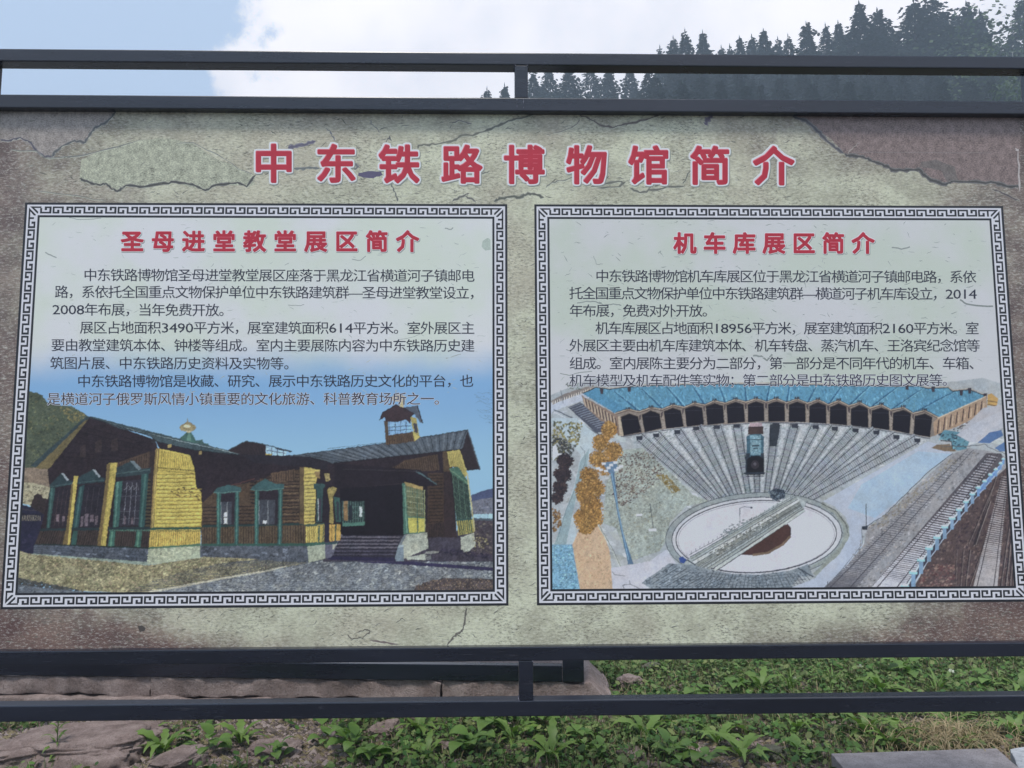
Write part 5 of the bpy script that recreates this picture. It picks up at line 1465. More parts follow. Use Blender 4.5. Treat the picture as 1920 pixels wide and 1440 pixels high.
# the blue and white wall
wp = [(1412, 548), (1396, 576), (1368, 612), (1334, 644), (1300, 684), (1262, 722), (1226, 762), (1188, 808), (1146, 856), (1104, 908), (1060, 960), (1014, 1024), (966, 1090), (918, 1160), (872, 1236), (822, 1320)]
for i in range(len(wp)-1, 0, -1):
    (x1, y1), (x0, y0) = wp[i-1], wp[i]
    hh = 22+i*3.2
    blue = i < 6
    P_([(x0, y0), (x1, y1), (x1, y1+hh), (x0, y0+hh)], (104, 140, 190) if blue else (74, 72, 88), .2)
    P_([(x0, y0-3), (x1, y1-3), (x1, y1+hh*.22), (x0, y0+hh*.26)], (186, 198, 212) if not blue else (136, 170, 212), .1)
    pc.line([(x0+2, y0+hh*.92), (x1+2, y1+hh*.92)], 5, (168, 180, 196), .1)
for i, (x, y) in enumerate(wp):
    s = .65+i*.055; hh = (30+i*3.4)
    P_([(x-9*s, y-4), (x+9*s, y-2), (x+9*s, y+hh), (x-9*s, y+hh+2)], (116, 152, 192) if i < 6 else (128, 156, 182), .12)
    P_([(x-17*s, y-12*s), (x+17*s, y-10*s), (x+17*s, y+2), (x-17*s, y+1)], (150, 196, 204), .1)
    P_([(x-9*s, y-18*s), (x+9*s, y-18*s), (x+11*s, y-8*s), (x-10*s, y-8*s)], (196, 214, 216), .1)
pc.line([(356, 1280), (360, 1330)], 5, (96, 100, 104))
pc.tx = None
o = picture_grid(pc, 'picture_print', MAT['picR'], sign, 0.00020, FR['R'][0]+.045, Z0_+.045, FR['R'][0]+W_-.045, Z0_+.86, 8, .5, .5, .93, .9)
o['label'] = 'printed picture of a railway roundhouse with a fan of tracks and a turntable'; o['kind'] = 'stuff'
D_B = 0.00026

# ------------------------------------------------------------------ key pattern borders
UN = [(0, 0, 235, 37), (0, 37, 40, 160), (40, 123, 145, 160), (97, 75, 145, 123), (195, 37, 235, 160), (235, 123, 435, 160), (390, 0, 435, 123), (290, 0, 390, 37), (290, 37, 338, 85)]
for side, (fx, fz) in FR.items():
    bd = empty('picture_frame_print', (0, 0, 0), 0, sign)
    bd['label'] = 'black and white key pattern border of the %s panel' % ('left' if side == 'L' else 'right')
    def ring(a, b):
        o1 = [(fx+a, fz+a), (fx+W_-a, fz+a), (fx+W_-a, fz+H_-a), (fx+a, fz+H_-a)]
        i1 = [(fx+b, fz+b), (fx+W_-b, fz+b), (fx+W_-b, fz+H_-b), (fx+b, fz+H_-b)]
        return [[o1[k], o1[(k+1) % 4], i1[(k+1) % 4], i1[k]] for k in range(4)]
    o = rects_obj('pale_band', ring(.004, .050), D_B, MAT['border']); o.parent = bd
    o = rects_obj('outer_line', ring(0, .008), D_B+.00003, MAT['black']); o.parent = bd
    o = rects_obj('inner_line', ring(.0465, .054), D_B+.00003, MAT['black']); o.parent = bd
    q = []
    for e, (L, N) in enumerate(((W_, 20), (H_, 16), (W_, 20), (H_, 16))):
        c0 = 0.098
        pit = (L-2*c0+.004)/N
        su = (pit-.004)/435.0; sv = .0255/160.0
        off = .0145
        def mp(u, v, e=e, L=L):
            # u runs along the side, v = 0 at the outer line
            if e == 0: return (fx+u, fz+H_-v)               # top
            if e == 2: return (fx+u, fz+v)                  # bottom
            if e == 1: return (fx+v, fz+H_-u)               # left side
            return (fx+W_-v, fz+H_-u)                       # right side
        for k in range(-1, N+1):
            for (u0, v0, u1, v1) in UN:
                if k == -1 and u0 < 195: continue
                if k == N and u1 > 235: continue
                if e in (1, 3): v0, v1 = 160-v1, 160-v0
                U0, U1 = c0+k*pit+u0*su, c0+k*pit+u1*su
                V0, V1 = off+v0*sv, off+v1*sv
                q.append([mp(U0, V0), mp(U1, V0), mp(U1, V1), mp(U0, V1)])
        # mitred corner pieces
        for m_ in (0, 1):
            f = (lambda u: u) if m_ == 0 else (lambda u: L-u)
            q.append([mp(f(.0185), .0145), mp(f(.058), .0145), mp(f(.058), .020), mp(f(.0245), .020)])
            q.append([mp(f(.0245), .020), mp(f(.033), .020), mp(f(.0475), .0335), mp(f(.0475), .040), mp(f(.0445), .040)])
    o = rects_obj('key_pattern', q, D_B+.00003, MAT['black']); o.parent = bd
    for q in bd.children: q['kind'] = 'stuff'

# ------------------------------------------------------------------ lettering
GL = {}
def load_glyphs(chars, res=2):
    obs = {}
    for ch in sorted(set(chars)):
        cu = bpy.data.curves.new('glyph', 'FONT')
        cu.body = ch; cu.size = 1.0; cu.resolution_u = res
        cu.align_x = 'LEFT'
        o = bpy.data.objects.new('glyph', cu)
        COL.objects.link(o); obs[ch] = o
    dg = bpy.context.evaluated_depsgraph_get()
    for ch, o in obs.items():
        e = o.evaluated_get(dg)
        me = e.to_mesh()
        V = np.array([v.co[:2] for v in me.vertices]) if len(me.vertices) else np.zeros((0, 2))
        Fc = [tuple(p.vertices) for p in me.polygons]
        GL[ch] = (V, Fc)
        e.to_mesh_clear()
    for o in obs.values():
        cu = o.data
        bpy.data.objects.remove(o); bpy.data.curves.remove(cu)
LINES = [
 ('中东铁路博物馆圣母进堂教堂展区座落于黑龙江省横道河子镇邮电', 158, 888, 516, 517.5), ('路，系依托全国重点文物保护单位中东铁路建筑群—圣母进堂教堂设立，', 104, 903, 547.5, 549.5),
 ('2008年布展，当年免费开放。', 99, 434, 580.5, 582), ('展区占地面积3490平方米，展室建筑面积614平方米。室外展区主', 151, 888, 614.5, 615.5),
 ('要由教堂建筑本体、钟楼等组成。室内主要展陈内容为中东铁路历史建', 97, 888, 647.5, 648.5), ('筑图片展、中东铁路历史资料及实物等。', 95, 556, 681, 682),
 ('中东铁路博物馆是收藏、研究、展示中东铁路历史文化的平台，也', 146, 886, 715, 714.5), ('是横道河子俄罗斯风情小镇重要的文化旅游、科普教育场所之一。', 89, 838, 748.5, 748),
 ('中东铁路博物馆机车库展区位于黑龙江省横道河子镇邮电路，系依', 1118, 1828, 518, 519.5), ('托全国重点文物保护单位中东铁路建筑群—横道河子机车库设立，2014', 1069, 1829, 550, 551.5),
 ('年布展，免费对外开放。', 1069, 1340, 583, 583), ('机车库展区占地面积18956平方米，展室建筑面积2160平方米。室', 1118, 1833, 615.5, 616),
 ('外展区主要由机车库建筑本体、机车转盘、蒸汽机车、王洛宾纪念馆等', 1069, 1835, 648, 648.5), ('组成。室内展陈主要分为二部分，第一部分是不同年代的机车、车箱、', 1069, 1840, 681.5, 681.5),
 ('机车模型及机车配件等实物；第二部分是中东铁路历史图文展等。', 1069, 1790, 714, 713)]
TITLE = '中东铁路博物馆简介'
SUBL, SUBR = '圣母进堂教堂展区简介', '机车库展区简介'
load_glyphs(''.join(l[0] for l in LINES)+TITLE+SUBL+SUBR)
def em_box(ch):
    V = GL[ch][0]
    return (V[:, 0].min(), V[:, 0].max(), V[:, 1].min(), V[:, 1].max()) if len(V) else (0, 1, 0, 1)
_bx = em_box('国')
EM_H = _bx[3]-_bx[2]; EM_CY = (_bx[3]+_bx[2])/2; EM_CX = (_bx[0]+_bx[1])/2; EM_W = _bx[1]-_bx[0]
def glyph_px(ch, cx, cy, size_w, size_h, dx=0, dy=0):
    """place a glyph with its square centred at the pixel; sizes = full glyph square in pixels"""
    V, Fc = GL[ch]
    X = cx+(V[:, 0]-EM_CX)/EM_W*size_w+dx
    Y = cy-(V[:, 1]-EM_CY)/EM_H*size_h+dy
    return np.stack([X, Y], 1), Fc
def text_mesh(name, items, mat, parent, depth):
    """items: list of (pixels, faces, extra depth)"""
    V, Fc = [], []
    for P, fs, dd in items:
        if not len(P): continue
        W = arr_on_y(P); b = len(V)
        V += [(x, -depth-dd, z) for x, z in W]
        Fc += [tuple(i+b for i in f) for f in fs]
    o = mesh_obj(name, V, Fc, mat, parent)
    o['kind'] = 'stuff'
    return o
DT = D_B+.00008
ring8 = [(math.cos(k*math.pi/6), math.sin(k*math.pi/6)) for k in range(12)]
for i, (s, x0, x1, y0, y1) in enumerate(LINES):
    adv = [0.60 if c.isdigit() else 1.0 for c in s]
    tot = sum(adv)
    pitch = (x1-x0+3.0)/tot
    gs = 22.2
    items, halo = [], []
    u = 0
    for c, a in zip(s, adv):
        cxp = x0-1.0+(u+a/2)*pitch
        t = (cxp-x0)/(x1-x0)
        cyp = y0+(y1-y0)*t
        if c.isdigit():
            V, Fc = GL[c]
            w = V[:, 0].max()-V[:, 0].min()
            P = np.stack([cxp+(V[:, 0]-(V[:, 0].max()+V[:, 0].min())/2)/EM_W*gs*1.2, cyp-(V[:, 1]-V[:, 1].max()/2)/EM_H*gs*1.0], 1)
        else:
            P, Fc = glyph_px(c, cxp, cyp, gs, gs*1.0)
        for q, (dx, dy) in enumerate(((-.12, 0), (.12, 0))):
            items.append((P+np.array([dx, dy]), Fc, q*5e-6))
        if i in (7, 14):
            for q, (dx, dy) in enumerate(((-.6, -.5), (.8, -.4), (.8, .8), (-.5, .8))):
                halo.append((P+np.array([dx, dy]), Fc, q*5e-6))
        u += a
    if halo:
        o = text_mesh('text_halo', halo, MAT['border'], sign, DT)
    o = text_mesh('text_line', items, MAT['text'], sign, DT+.00006)
def fat(ch, cx, cy, w, h, r, depth0, k=12, dx=0, dy=0):
    out = []
    for q in range(k):
        a = 2*math.pi*q/k
        m_ = max(abs(math.cos(a)), abs(math.sin(a)))*.5+.5      # square nib with softened corners
        P, Fc = glyph_px(ch, cx, cy, w, h, r*math.cos(a)/m_+dx, r*math.sin(a)/m_+dy)
        out.append((P, Fc, depth0+q*4e-6))
    P, Fc = glyph_px(ch, cx, cy, w, h, dx, dy)
    out.append((P, Fc, depth0+k*4e-6))
    return out
def big_char(name, ch, cx, cy, w, h, r, ol):
    t = empty(name, (0, 0, 0), 0, sign)
    text_mesh('outline', fat(ch, cx, cy, w, h, r+ol, 0, 16, 1.5 if ol > 3 else .8, 2.0 if ol > 3 else 1.2), MAT['shade'], t, DT)
    text_mesh('outline', fat(ch, cx, cy, w, h, r+ol, 0, 16), MAT['white'], t, DT+.00008)
    text_mesh('highlight', fat(ch, cx, cy, w, h, r, 0, 12), MAT['pink'], t, DT+.00016)
    text_mesh('face', fat(ch, cx, cy, w, h, r*.86, 0, 12, (.8 if ol > 3 else .3), (1.0 if ol > 3 else .5)), MAT['red'], t, DT+.00023)
for k, (ch, cx) in enumerate(zip(TITLE, (513, 630, 748, 865.5, 982.5, 1100, 1216, 1331, 1450))):
    big_char('title_character', ch, cx, 307.5+k*.55, 65, 66, 2.2, 3.3)
for s, x0, x1, cy in ((SUBL, 229, 783, 453), (SUBR, 1265, 1637, 456.5)):
    n = len(s)
    for k, ch in enumerate(s):
        cx = x0+19+(x1-x0-38)*k/(n-1)
        big_char('heading_character', ch, cx, cy, 36, 36, 1.5, 1.3)
# ------------------------------------------------------------------ second board on its concrete plinth, behind the sign
P0 = on_z(0, 1266, .21); P1 = on_z(1095, 1279, .21)
ud = (P1-P0); ud[2] = 0; ud /= np.linalg.norm(ud)
rzb = math.atan2(ud[1], ud[0])
def rough_box(name, lo, hi, mat, parent, seed, seg=0.05, amp=0.008, taper=0.0, bev=0.012):
    """a block with worn edges; taper pushes the foot of its right end outwards"""
    bm = bmesh.new()
    bmesh.ops.create_cube(bm, size=1.0)
    lo, hi = Vector(lo), Vector(hi); d = hi-lo
    for v in bm.verts:
        v.co = Vector([(lo[i]+hi[i])/2+v.co[i]*d[i] for i in range(3)])
    bmesh.ops.bevel(bm, geom=bm.edges[:], offset=min(bev, min(d)*.3), segments=2, affect='EDGES', profile=0.6)
    for ax in range(3):
        n = int(min(60, d[ax]/seg))
        for k in range(1, n):
            co = Vector((0, 0, 0)); co[ax] = lo[ax]+d[ax]*k/n
            no = Vector((0, 0, 0)); no[ax] = 1
            bmesh.ops.bisect_plane(bm, geom=bm.verts[:]+bm.edges[:]+bm.faces[:], plane_co=co, plane_no=no)
    for v in bm.verts:
        if taper and v.co.x > hi.x-0.05:
            v.co.x += taper*(1-(v.co.z-lo.z)/d.z)
        p = v.co*7+Vector((seed*3.1, 0, 0))
        v.co += Vector((mn.noise(p), mn.noise(p+Vector((9, 0, 0))), mn.noise(p+Vector((0, 9, 0)))))*amp
        p = v.co*28+Vector((seed, 0, 0))
        v.co += Vector((mn.noise(p), mn.noise(p+Vector((9, 0, 0))), mn.noise(p+Vector((0, 9, 0)))))*amp*.45
    me = bpy.data.meshes.new(name); bm.to_mesh(me); bm.free()
    me.materials.append(mat)
    me.polygons.foreach_set('use_smooth', [True]*len(me.polygons))
    o = bpy.data.objects.new(name, me)
    return put(o, parent)
pl = empty('concrete_plinth', (P1[0], P1[1], 0), rzb)
tag(pl, 'low weathered pinkish concrete plinth with cracks, carrying the second board behind the sign', 'plinth')
us = [-4.4, on_z(277, 1290, .15)[0]-P1[0], on_z(828, 1290, .15)[0]-P1[0], 0.045]
for k in range(3):
    rough_box('block', (us[k]+.001, 0, .10), (us[k+1]-.001, .56, .21), MAT['plinth'], pl, k+1, .025, .018, .10 if k == 2 else 0, .006)
rough_box('footing', (-4.4, -.035, -.10), (.16, .60, .095), MAT['plinth'], pl, 9, .03, .022, .03)
rb_ = empty('rear_sign_board', (P1[0], P1[1], 0), rzb)
tag(rb_, 'second dark framed board standing on the concrete plinth behind the sign', 'sign')
bevel_box('bottom_beam', (-4.2, -.012, .213), (-.127, .045, .305), MAT['paint'], rb_, .004)
bevel_box('end_post', (-.125, -.014, .213), (0, .075, 2.35), MAT['paint'], rb_, .005)
bevel_box('end_post', (-4.33, -.037, .213), (-4.202, .075, 2.35), MAT['paint'], rb_, .005)
bevel_box('top_beam', (-4.2, -.035, 2.25), (-.127, .045, 2.345), MAT['paint'], rb_, .004)
bevel_box('panel_bottom_beam', (-4.2, -.02, .50), (-.127, .04, .56), MAT['paint'], rb_, .004)
bevel_box('board_panel', (-4.2, .0, .562), (-.127, .02, 2.248), MAT['backing'], rb_, 0)
# pale concrete paving behind, glimpsed above the beam
q = [on_z(520, 1235, .02)[:2], on_z(1052, 1246, .02)[:2]]
yp = P0[1]+.66
x0, x1 = q[0][0]-1.6, q[1][0]+.02
V = [(x0, yp, -.05), (x1, yp, -.05), (x1+.3, 6.0, -.05), (x0, 6.0, -.05), (x0, yp, .03), (x1, yp, .03), (x1+.3, 6.0, .03), (x0, 6.0, .03)]
tag(mesh_obj('paving', V, [(3, 2, 1, 0), (4, 5, 6, 7), (0, 1, 5, 4), (1, 2, 6, 5), (2, 3, 7, 6), (3, 0, 4, 7)], MAT['pad']), kind='structure')

# ------------------------------------------------------------------ slabs, stones and rubble
def prism(name, top_px, z1, z0, mat, seed, amp=.004, seg=.05):
    """slab whose top corners are where the photograph shows them, at height z1"""
    T = [Vector(on_z(x, y, z1)) for x, y in top_px]
    c = sum(T, Vector())/len(T)
    bm = bmesh.new()
    tv = [bm.verts.new(p-Vector((c.x, c.y, 0))) for p in T]
    bv = [bm.verts.new(Vector((p.x-c.x, p.y-c.y, z0))) for p in T]
    n = len(T)
    bm.faces.new(tv); bm.faces.new(bv[::-1])
    for i in range(n):
        bm.faces.new((tv[i], bv[i], bv[(i+1) % n], tv[(i+1) % n]))
    bmesh.ops.recalc_face_normals(bm, faces=bm.faces[:])
    bmesh.ops.bevel(bm, geom=bm.edges[:], offset=.006, segments=2, affect='EDGES', profile=.6)
    bmesh.ops.subdivide_edges(bm, edges=[e for e in bm.edges if e.calc_length() > seg], cuts=6, use_grid_fill=True)
    for v in bm.verts:
        p = v.co*14+Vector((seed*5, 0, 0))
        v.co += Vector((mn.noise(p), mn.noise(p+Vector((5, 0, 0))), mn.noise(p+Vector((0, 5, 0)))))*amp
    me = bpy.data.meshes.new(name); bm.to_mesh(me); bm.free()
    me.materials.append(mat)
    o = bpy.data.objects.new(name, me); o.location = (c.x, c.y, 0)
    return put(o)
tag(prism('stone_slab', [(1558, 1412), (1868, 1402), (1925, 1452), (1600, 1462)], .085, -.03, MAT['slab'], 1), 'flat pale granite slab lying in the weeds at the bottom right', 'slab')
tag(prism('stone_slab', [(1893, 1404), (1960, 1392), (2010, 1450), (1915, 1452)], .07, -.03, MAT['backing'], 2, .006), 'dark grey slab end right beside the pale granite slab', 'slab')
def rock(name, px, py, size, mat, seed, label, squash=.6, sub=5, amp=.35, z=0.0, freq=1.3):
    P = on_z(px, py, z)
    bm = bmesh.new()
    bmesh.ops.create_icosphere(bm, subdivisions=sub, radius=1)
    for v in bm.verts:
        n = v.co.normalized()
        q = Vector([math.copysign(abs(t)**.62, t) for t in n])
        v.co = q*(1+amp*mn.noise(n*freq+Vector((seed*4.2, 0, 0)))+.10*mn.noise(n*5+Vector((seed, 3, 0)))+.06*mn.noise(n*12)+.035*mn.noise(n*27)+.02*mn.noise(n*60))
        v.co = Vector((v.co.x*size[0], v.co.y*size[1], v.co.z*size[2]))
    me = bpy.data.meshes.new(name); bm.to_mesh(me); bm.free()
    me.materials.append(mat)
    me.polygons.foreach_set('use_smooth', [True]*len(me.polygons))
    o = bpy.data.objects.new(name, me)
    o.location = (P[0], P[1], z+size[2]*.25)
    o.rotation_euler = (0, 0, seed)
    tag(put(o), label, 'stone')
    return o
rock('concrete_rubble', 165, 1412, (.40, .24, .085), MAT['rubble'], 0.1, 'large broken pinkish concrete lump at the bottom left')
rock('concrete_rubble', 40, 1425, (.22, .16, .07), MAT['rubble'], 0.6, 'smaller broken concrete lump left of the large one')
rock('concrete_rubble', 330, 1436, (.16, .10, .05), MAT['rubble'], 1.2, 'flat piece of broken concrete right of the large lump')
rock('stone', 1450, 1420, (.062, .05, .04), MAT['mossy'], 2.1, 'rounded mossy stone between the weeds left of the granite slab')
rock('stone', 1168, 1422, (.10, .07, .035), MAT['rubble'], .3, 'flat pinkish stone in the weeds under the right panel')
rock('stone', 1182, 1292, (.075, .06, .07), MAT['plinth'], 3.3, 'pale angular stone at the right end of the plinth')
rock('stone', 1222, 1262, (.09, .06, .05), MAT['mossy'], 4.1, 'pale mossy stone in the grass right of the plinth')
rock('stone', 838, 1416, (.055, .035, .05), MAT['rubble'], 5.2, 'small upright pink stone among leaves below the left panel')
rock('stone', 520, 1408, (.13, .09, .03), MAT['rubble'], 6.2, 'flat gritty stone between leafy weeds below the timber church')
rock('stone', 720, 1378, (.10, .08, .05), MAT['rubble'], 7.7, 'reddish stone in the weeds near the middle post')
rock('stone', 1290, 1378, (.05, .04, .03), MAT['mossy'], 8.7, 'small dark stone right of the middle post under the bottom rail')

# ------------------------------------------------------------------ weeds
def leaf_mesh(name, L, w, lobes=0, arch=.5, fold=.25, seg=8, seed=0, stalk=.12, twist=0.0):
    r = random.Random(seed)
    V, Fc = [], []
    y, z, a = 0.0, 0.0, math.radians(62)
    for i in range(seg+1):
        t = i/seg
        prof = (math.sin(math.pi*min(1, max(0, (t-stalk)/(1-stalk)))**0.8) if t > stalk else 0.02)
        ww = w*max(.05, prof)*(1 if not lobes else (1.0 if i % 2 else .58)+r.uniform(-.08, .08))
        tw = twist*t
        cz = fold*ww
        V += [(-ww*math.cos(tw), y, z+cz-ww*math.sin(tw)), (0, y, z), (ww*math.cos(tw), y, z+cz+ww*math.sin(tw))]
        if i < seg:
            b = i*3
            Fc += [(b, b+1, b+4, b+3), (b+1, b+2, b+5, b+4)]
        y += L/seg*math.cos(a); z += L/seg*math.sin(a)
        a -= arch*2.6/seg*(0.5+t)
    me = bpy.data.meshes.new(name)
    me.from_pydata(V, [], Fc)
    me.polygons.foreach_set('use_smooth', [True]*len(me.polygons))
    return me
LM = {}
for k in range(5):
    LM['dand', k] = leaf_mesh('leaf', .24, .026, 1, .55+.1*k, .22, 10, k, .08, .3*(k-2))
    LM['broad', k] = leaf_mesh('leaf', .17, .040, 0, .6+.08*k, .12, 8, k+9, .25, .2*(k-2))
    LM['round', k] = leaf_mesh('leaf', .12, .036, 0, .9, .10, 7, k+20, .3, .1*(k-2))
    LM['blade', k] = leaf_mesh('leaf', .26, .006, 0, .35+.12*k, .3, 6, k+30, .02, .2)
for (t, k), me in LM.items():
    me.materials.append(MAT[{'dand': 'leaf', 'broad': 'leaf2', 'round': 'leaf2', 'blade': 'leaf'}[t]])
def stem_mesh(L, r0, r1, bend, mat):
    V, Fc = [], []
    n = 5
    for i in range(6):
        t = i/5; rr = r0+(r1-r0)*t
        for q in range(n):
            a = 2*math.pi*q/n
            V.append((rr*math.cos(a)+bend*t*t, rr*math.sin(a), L*t))
    for i in range(5):
        for q in range(n):
            Fc.append((i*n+q, i*n+(q+1) % n, (i+1)*n+(q+1) % n, (i+1)*n+q))
    me = bpy.data.meshes.new('stem'); me.from_pydata(V, [], Fc); me.materials.append(mat)
    return me
ST = {k: stem_mesh(.22+.05*k, .003, .0018, .04*(k-1), MAT['stem']) for k in range(3)}
# flower heads
def head_mesh(mat, r=.014):
    bm = bmesh.new()
    rr = random.Random(3)
    for k in range(60):
        a, e = rr.uniform(0, 6.283), rr.uniform(-.2, 1.5)
        d = Vector((math.cos(a)*math.cos(e), math.sin(a)*math.cos(e), math.sin(e)))
        s = d.orthogonal().normalized()*r*.22
        v = [bm.verts.new(d*r*.3+s), bm.verts.new(d*r*.3-s), bm.verts.new(d*r*rr.uniform(.8, 1.2))]
        bm.faces.new(v)
    me = bpy.data.meshes.new('flower_head'); bm.to_mesh(me); bm.free(); me.materials.append(mat)
    return me
HEAD = head_mesh(MAT['petal']); BUD = head_mesh(MAT['leaf'], .012)
def child(name, me, parent, loc, rot, sc):
    o = bpy.data.objects.new(name, me)
    o.location = loc; o.rotation_euler = rot; o.scale = (sc, sc, sc)
    return put(o, parent)
wr = random.Random(91)
def weed(kind, px, py, s, label, n=None):
    P = on_z(px, py, 0)
    z = ground_z(P[0], P[1])
    s *= .9
    name = {'dand': 'dandelion', 'broad': 'broadleaf_weed', 'tall': 'tall_weed', 'grass': 'grass_tuft', 'clover': 'clover', 'bud': 'budding_weed'}[kind]
    t = empty(name, (P[0], P[1], z), wr.uniform(0, 6.28))
    tag(t, label, {'grass': 'grass'}.get(kind, 'plant'))
    if kind == 'dand':
        n = n or 11
        for k in range(n):
            a = 6.283*k/n*1.0+wr.uniform(-.35, .35)
            child('leaf', LM['dand', wr.randrange(5)], t, (0, 0, -.005), (wr.uniform(-.35, .25), 0, a), s*wr.uniform(.65, 1.15))
    elif kind == 'broad':
        n = n or 13
        for k in range(n):
            a = 6.283*k/n*1.6+wr.uniform(-.4, .4)
            h = wr.uniform(0, .07)*s
            child('leaf', LM[wr.choice(('broad', 'round')), wr.randrange(5)], t, (wr.uniform(-.03, .03), wr.uniform(-.03, .03), h), (wr.uniform(-.5, .2), 0, a), s*wr.uniform(.6, 1.15))
    elif kind == 'grass':
        for k in range(n or 26):
            child('blade', LM['blade', wr.randrange(5)], t, (wr.uniform(-.03, .03), wr.uniform(-.03, .03), 0), (wr.uniform(-.4, .4), 0, wr.uniform(0, 6.28)), s*wr.uniform(.5, 1.1))
    elif kind in ('tall', 'bud'):
        k0 = wr.randrange(3)
        child('stem', ST[k0], t, (0, 0, 0), (0, 0, 0), s)
        L = (.22+.05*k0)*s
        if kind == 'bud':
            child('flower_bud', BUD, t, (.04*(k0-1)*s, 0, L), (0, 0, 0), s*1.1)
            m = 4
        else: m = 26
        for k in range(m):
            q = (k+1)/m
            child('leaf', LM['round' if kind == 'bud' else 'dand', wr.randrange(5)], t, (.04*(k0-1)*s*q*q, 0, L*q*(.2 if kind == 'bud' else .95)), (wr.uniform(-.3, .1), 0, k*2.4), s*(.22+.16*(1-q))*wr.uniform(.7, 1.2))
    elif kind == 'clover':
        child('stem', ST[1], t, (0, 0, 0), (.1, .1, 0), s*.4)
        child('flower_head', HEAD, t, (0, -.01, .108*s), (0, 0, 0), s*1.15)
        for k in range(6):
            child('leaf', LM['round', k % 5], t, (0, 0, 0), (-.2, 0, k*1.05), s*.28)
    return t
for a in [
    ('dand', 305, 1415, 1.15, 'large dandelion clump right of the broken concrete lump'),
    ('dand', 275, 1392, .85, 'smaller dandelion rosette above the left rubble, close under the rail'),
    ('tall', 105, 1432, 1.15, 'tall feathery weed in front of the large concrete lump'),
    ('broad', 20, 1430, .7, 'low weed at the left edge beside the rubble'),
    ('broad', 395, 1412, 1.0, 'leafy weed right of the large dandelion clump'),
    ('dand', 450, 1392, 1.0, 'dandelion rosette below the left panel, behind the flat gritty stone'),
    ('broad', 515, 1425, .9, 'broad leaved weed at the flat gritty stone'),
    ('broad', 612, 1392, 1.25, 'big bright green broad leaved clump left of the middle'),
    ('broad', 660, 1420, 1.25, 'bright broad leaved clump in front of the big bright one'),
    ('broad', 700, 1436, 1.0, 'drooping broad leaved weed at the bottom edge left of the middle'),
    ('dand', 785, 1378, 1.05, 'spreading dandelion just under the rail left of the middle post'),
    ('dand', 800, 1428, .9, 'pale dandelion leaves behind the small upright pink stone'),
    ('broad', 880, 1418, 1.1, 'broad leaved weed right of the small upright pink stone'),
    ('broad', 925, 1382, 1.2, 'dense leafy weed directly left of the middle post line'),
    ('dand', 962, 1398, .9, 'dandelion below the middle post'),
    ('broad', 1012, 1378, 1.0, 'leafy weed under the rail just right of the middle post'),
    ('dand', 1035, 1432, 1.1, 'serrated dandelion clump at the bottom centre'),
    ('broad', 1085, 1402, .8, 'small leaved weed left of the flat pinkish stone'),
    ('broad', 1125, 1428, .9, 'low weed in front of the flat pinkish stone'),
    ('dand', 1208, 1390, 1.15, 'tall leaved dandelion right of the flat pinkish stone'),
    ('dand', 1345, 1392, 1.2, 'long leaved dandelion leaning left under the roundhouse picture'),
    ('dand', 1390, 1418, 1.15, 'upright dandelion with one wide leaf left of the mossy stone'),
    ('dand', 1492, 1372, 1.0, 'yellow green dandelion rosette under the rail above the mossy stone'),
    ('broad', 1500, 1418, .7, 'low weed right of the mossy stone'),
    ('dand', 1625, 1378, 1.1, 'dandelion behind the left part of the granite slab'),
    ('dand', 1668, 1398, 1.1, 'dark dandelion clump touching the back of the granite slab'),
    ('broad', 1260, 1432, 1.0, 'leafy weed at the bottom edge under the roundhouse picture'),
    ('broad', 1320, 1438, .9, 'leafy weed in the bottom edge right of the flat pinkish stone'),
    ('dand', 1785, 1362, .8, 'single bright dandelion in front of the dry straw'),
    ('dand', 1800, 1396, .7, 'small dandelion between the dry straw and the granite slab'),
    ('dand', 1905, 1385, 1.0, 'dandelion at the right edge above the dark grey slab'),
    ('broad', 1310, 1312, 1.0, 'pale green weed between the two lower rails, right of the stones'),
    ('broad', 1378, 1306, 1.0, 'leafy weed between the lower rails below the first turntable tracks'),
    ('dand', 1428, 1300, 1.0, 'dandelion between the lower rails, middle of the right half'),
    ('dand', 1650, 1300, 1.2, 'dark wide leaved dandelion between the lower rails near white clover'),
    ('broad', 1700, 1272, 1.1, 'leafy weed high between the lower rails right of the dandelion'),
    ('grass', 1560, 1290, 1.0, 'fine grass tuft between the lower rails left of the wide leaved dandelion'),
    ('broad', 1848, 1290, 1.0, 'bright leafed weed between the lower rails near the right edge'),
    ('dand', 1912, 1300, 1.1, 'tall dark dandelion between the lower rails at the right edge'),
    ('grass', 1760, 1300, .9, 'pale grass tuft between the lower rails below the clover flower'),
    ('grass', 1480, 1300, .8, 'thin grass tuft between the lower rails in the middle'),
    ('clover', 1617, 1290, 1.3, 'white clover flower left of the wide leaved dandelion'),
    ('clover', 1785, 1298, 1.4, 'white clover flower near the pale grass tuft'),
    ('clover', 1545, 1266, 1.2, 'white clover flower highest between the lower rails'),
    ('clover', 1494, 1306, 1.0, 'white clover flower close above the bottom rail'),
    ('bud', 477, 1332, 1.35, 'single budding stalk in front of the plinth'),
    ('broad', 312, 1322, .5, 'yellowish green sprout at the foot of the plinth'),
    ('dand', 1062, 1312, .45, 'small sprout in front of the plinth right of the middle post'),
    ('broad', 90, 1385, .6, 'creeping weed above the large concrete lump'),
    ('broad', 210, 1378, .7, 'low dark weed at the upper right of the large concrete lump'),
]:
    weed(*a)

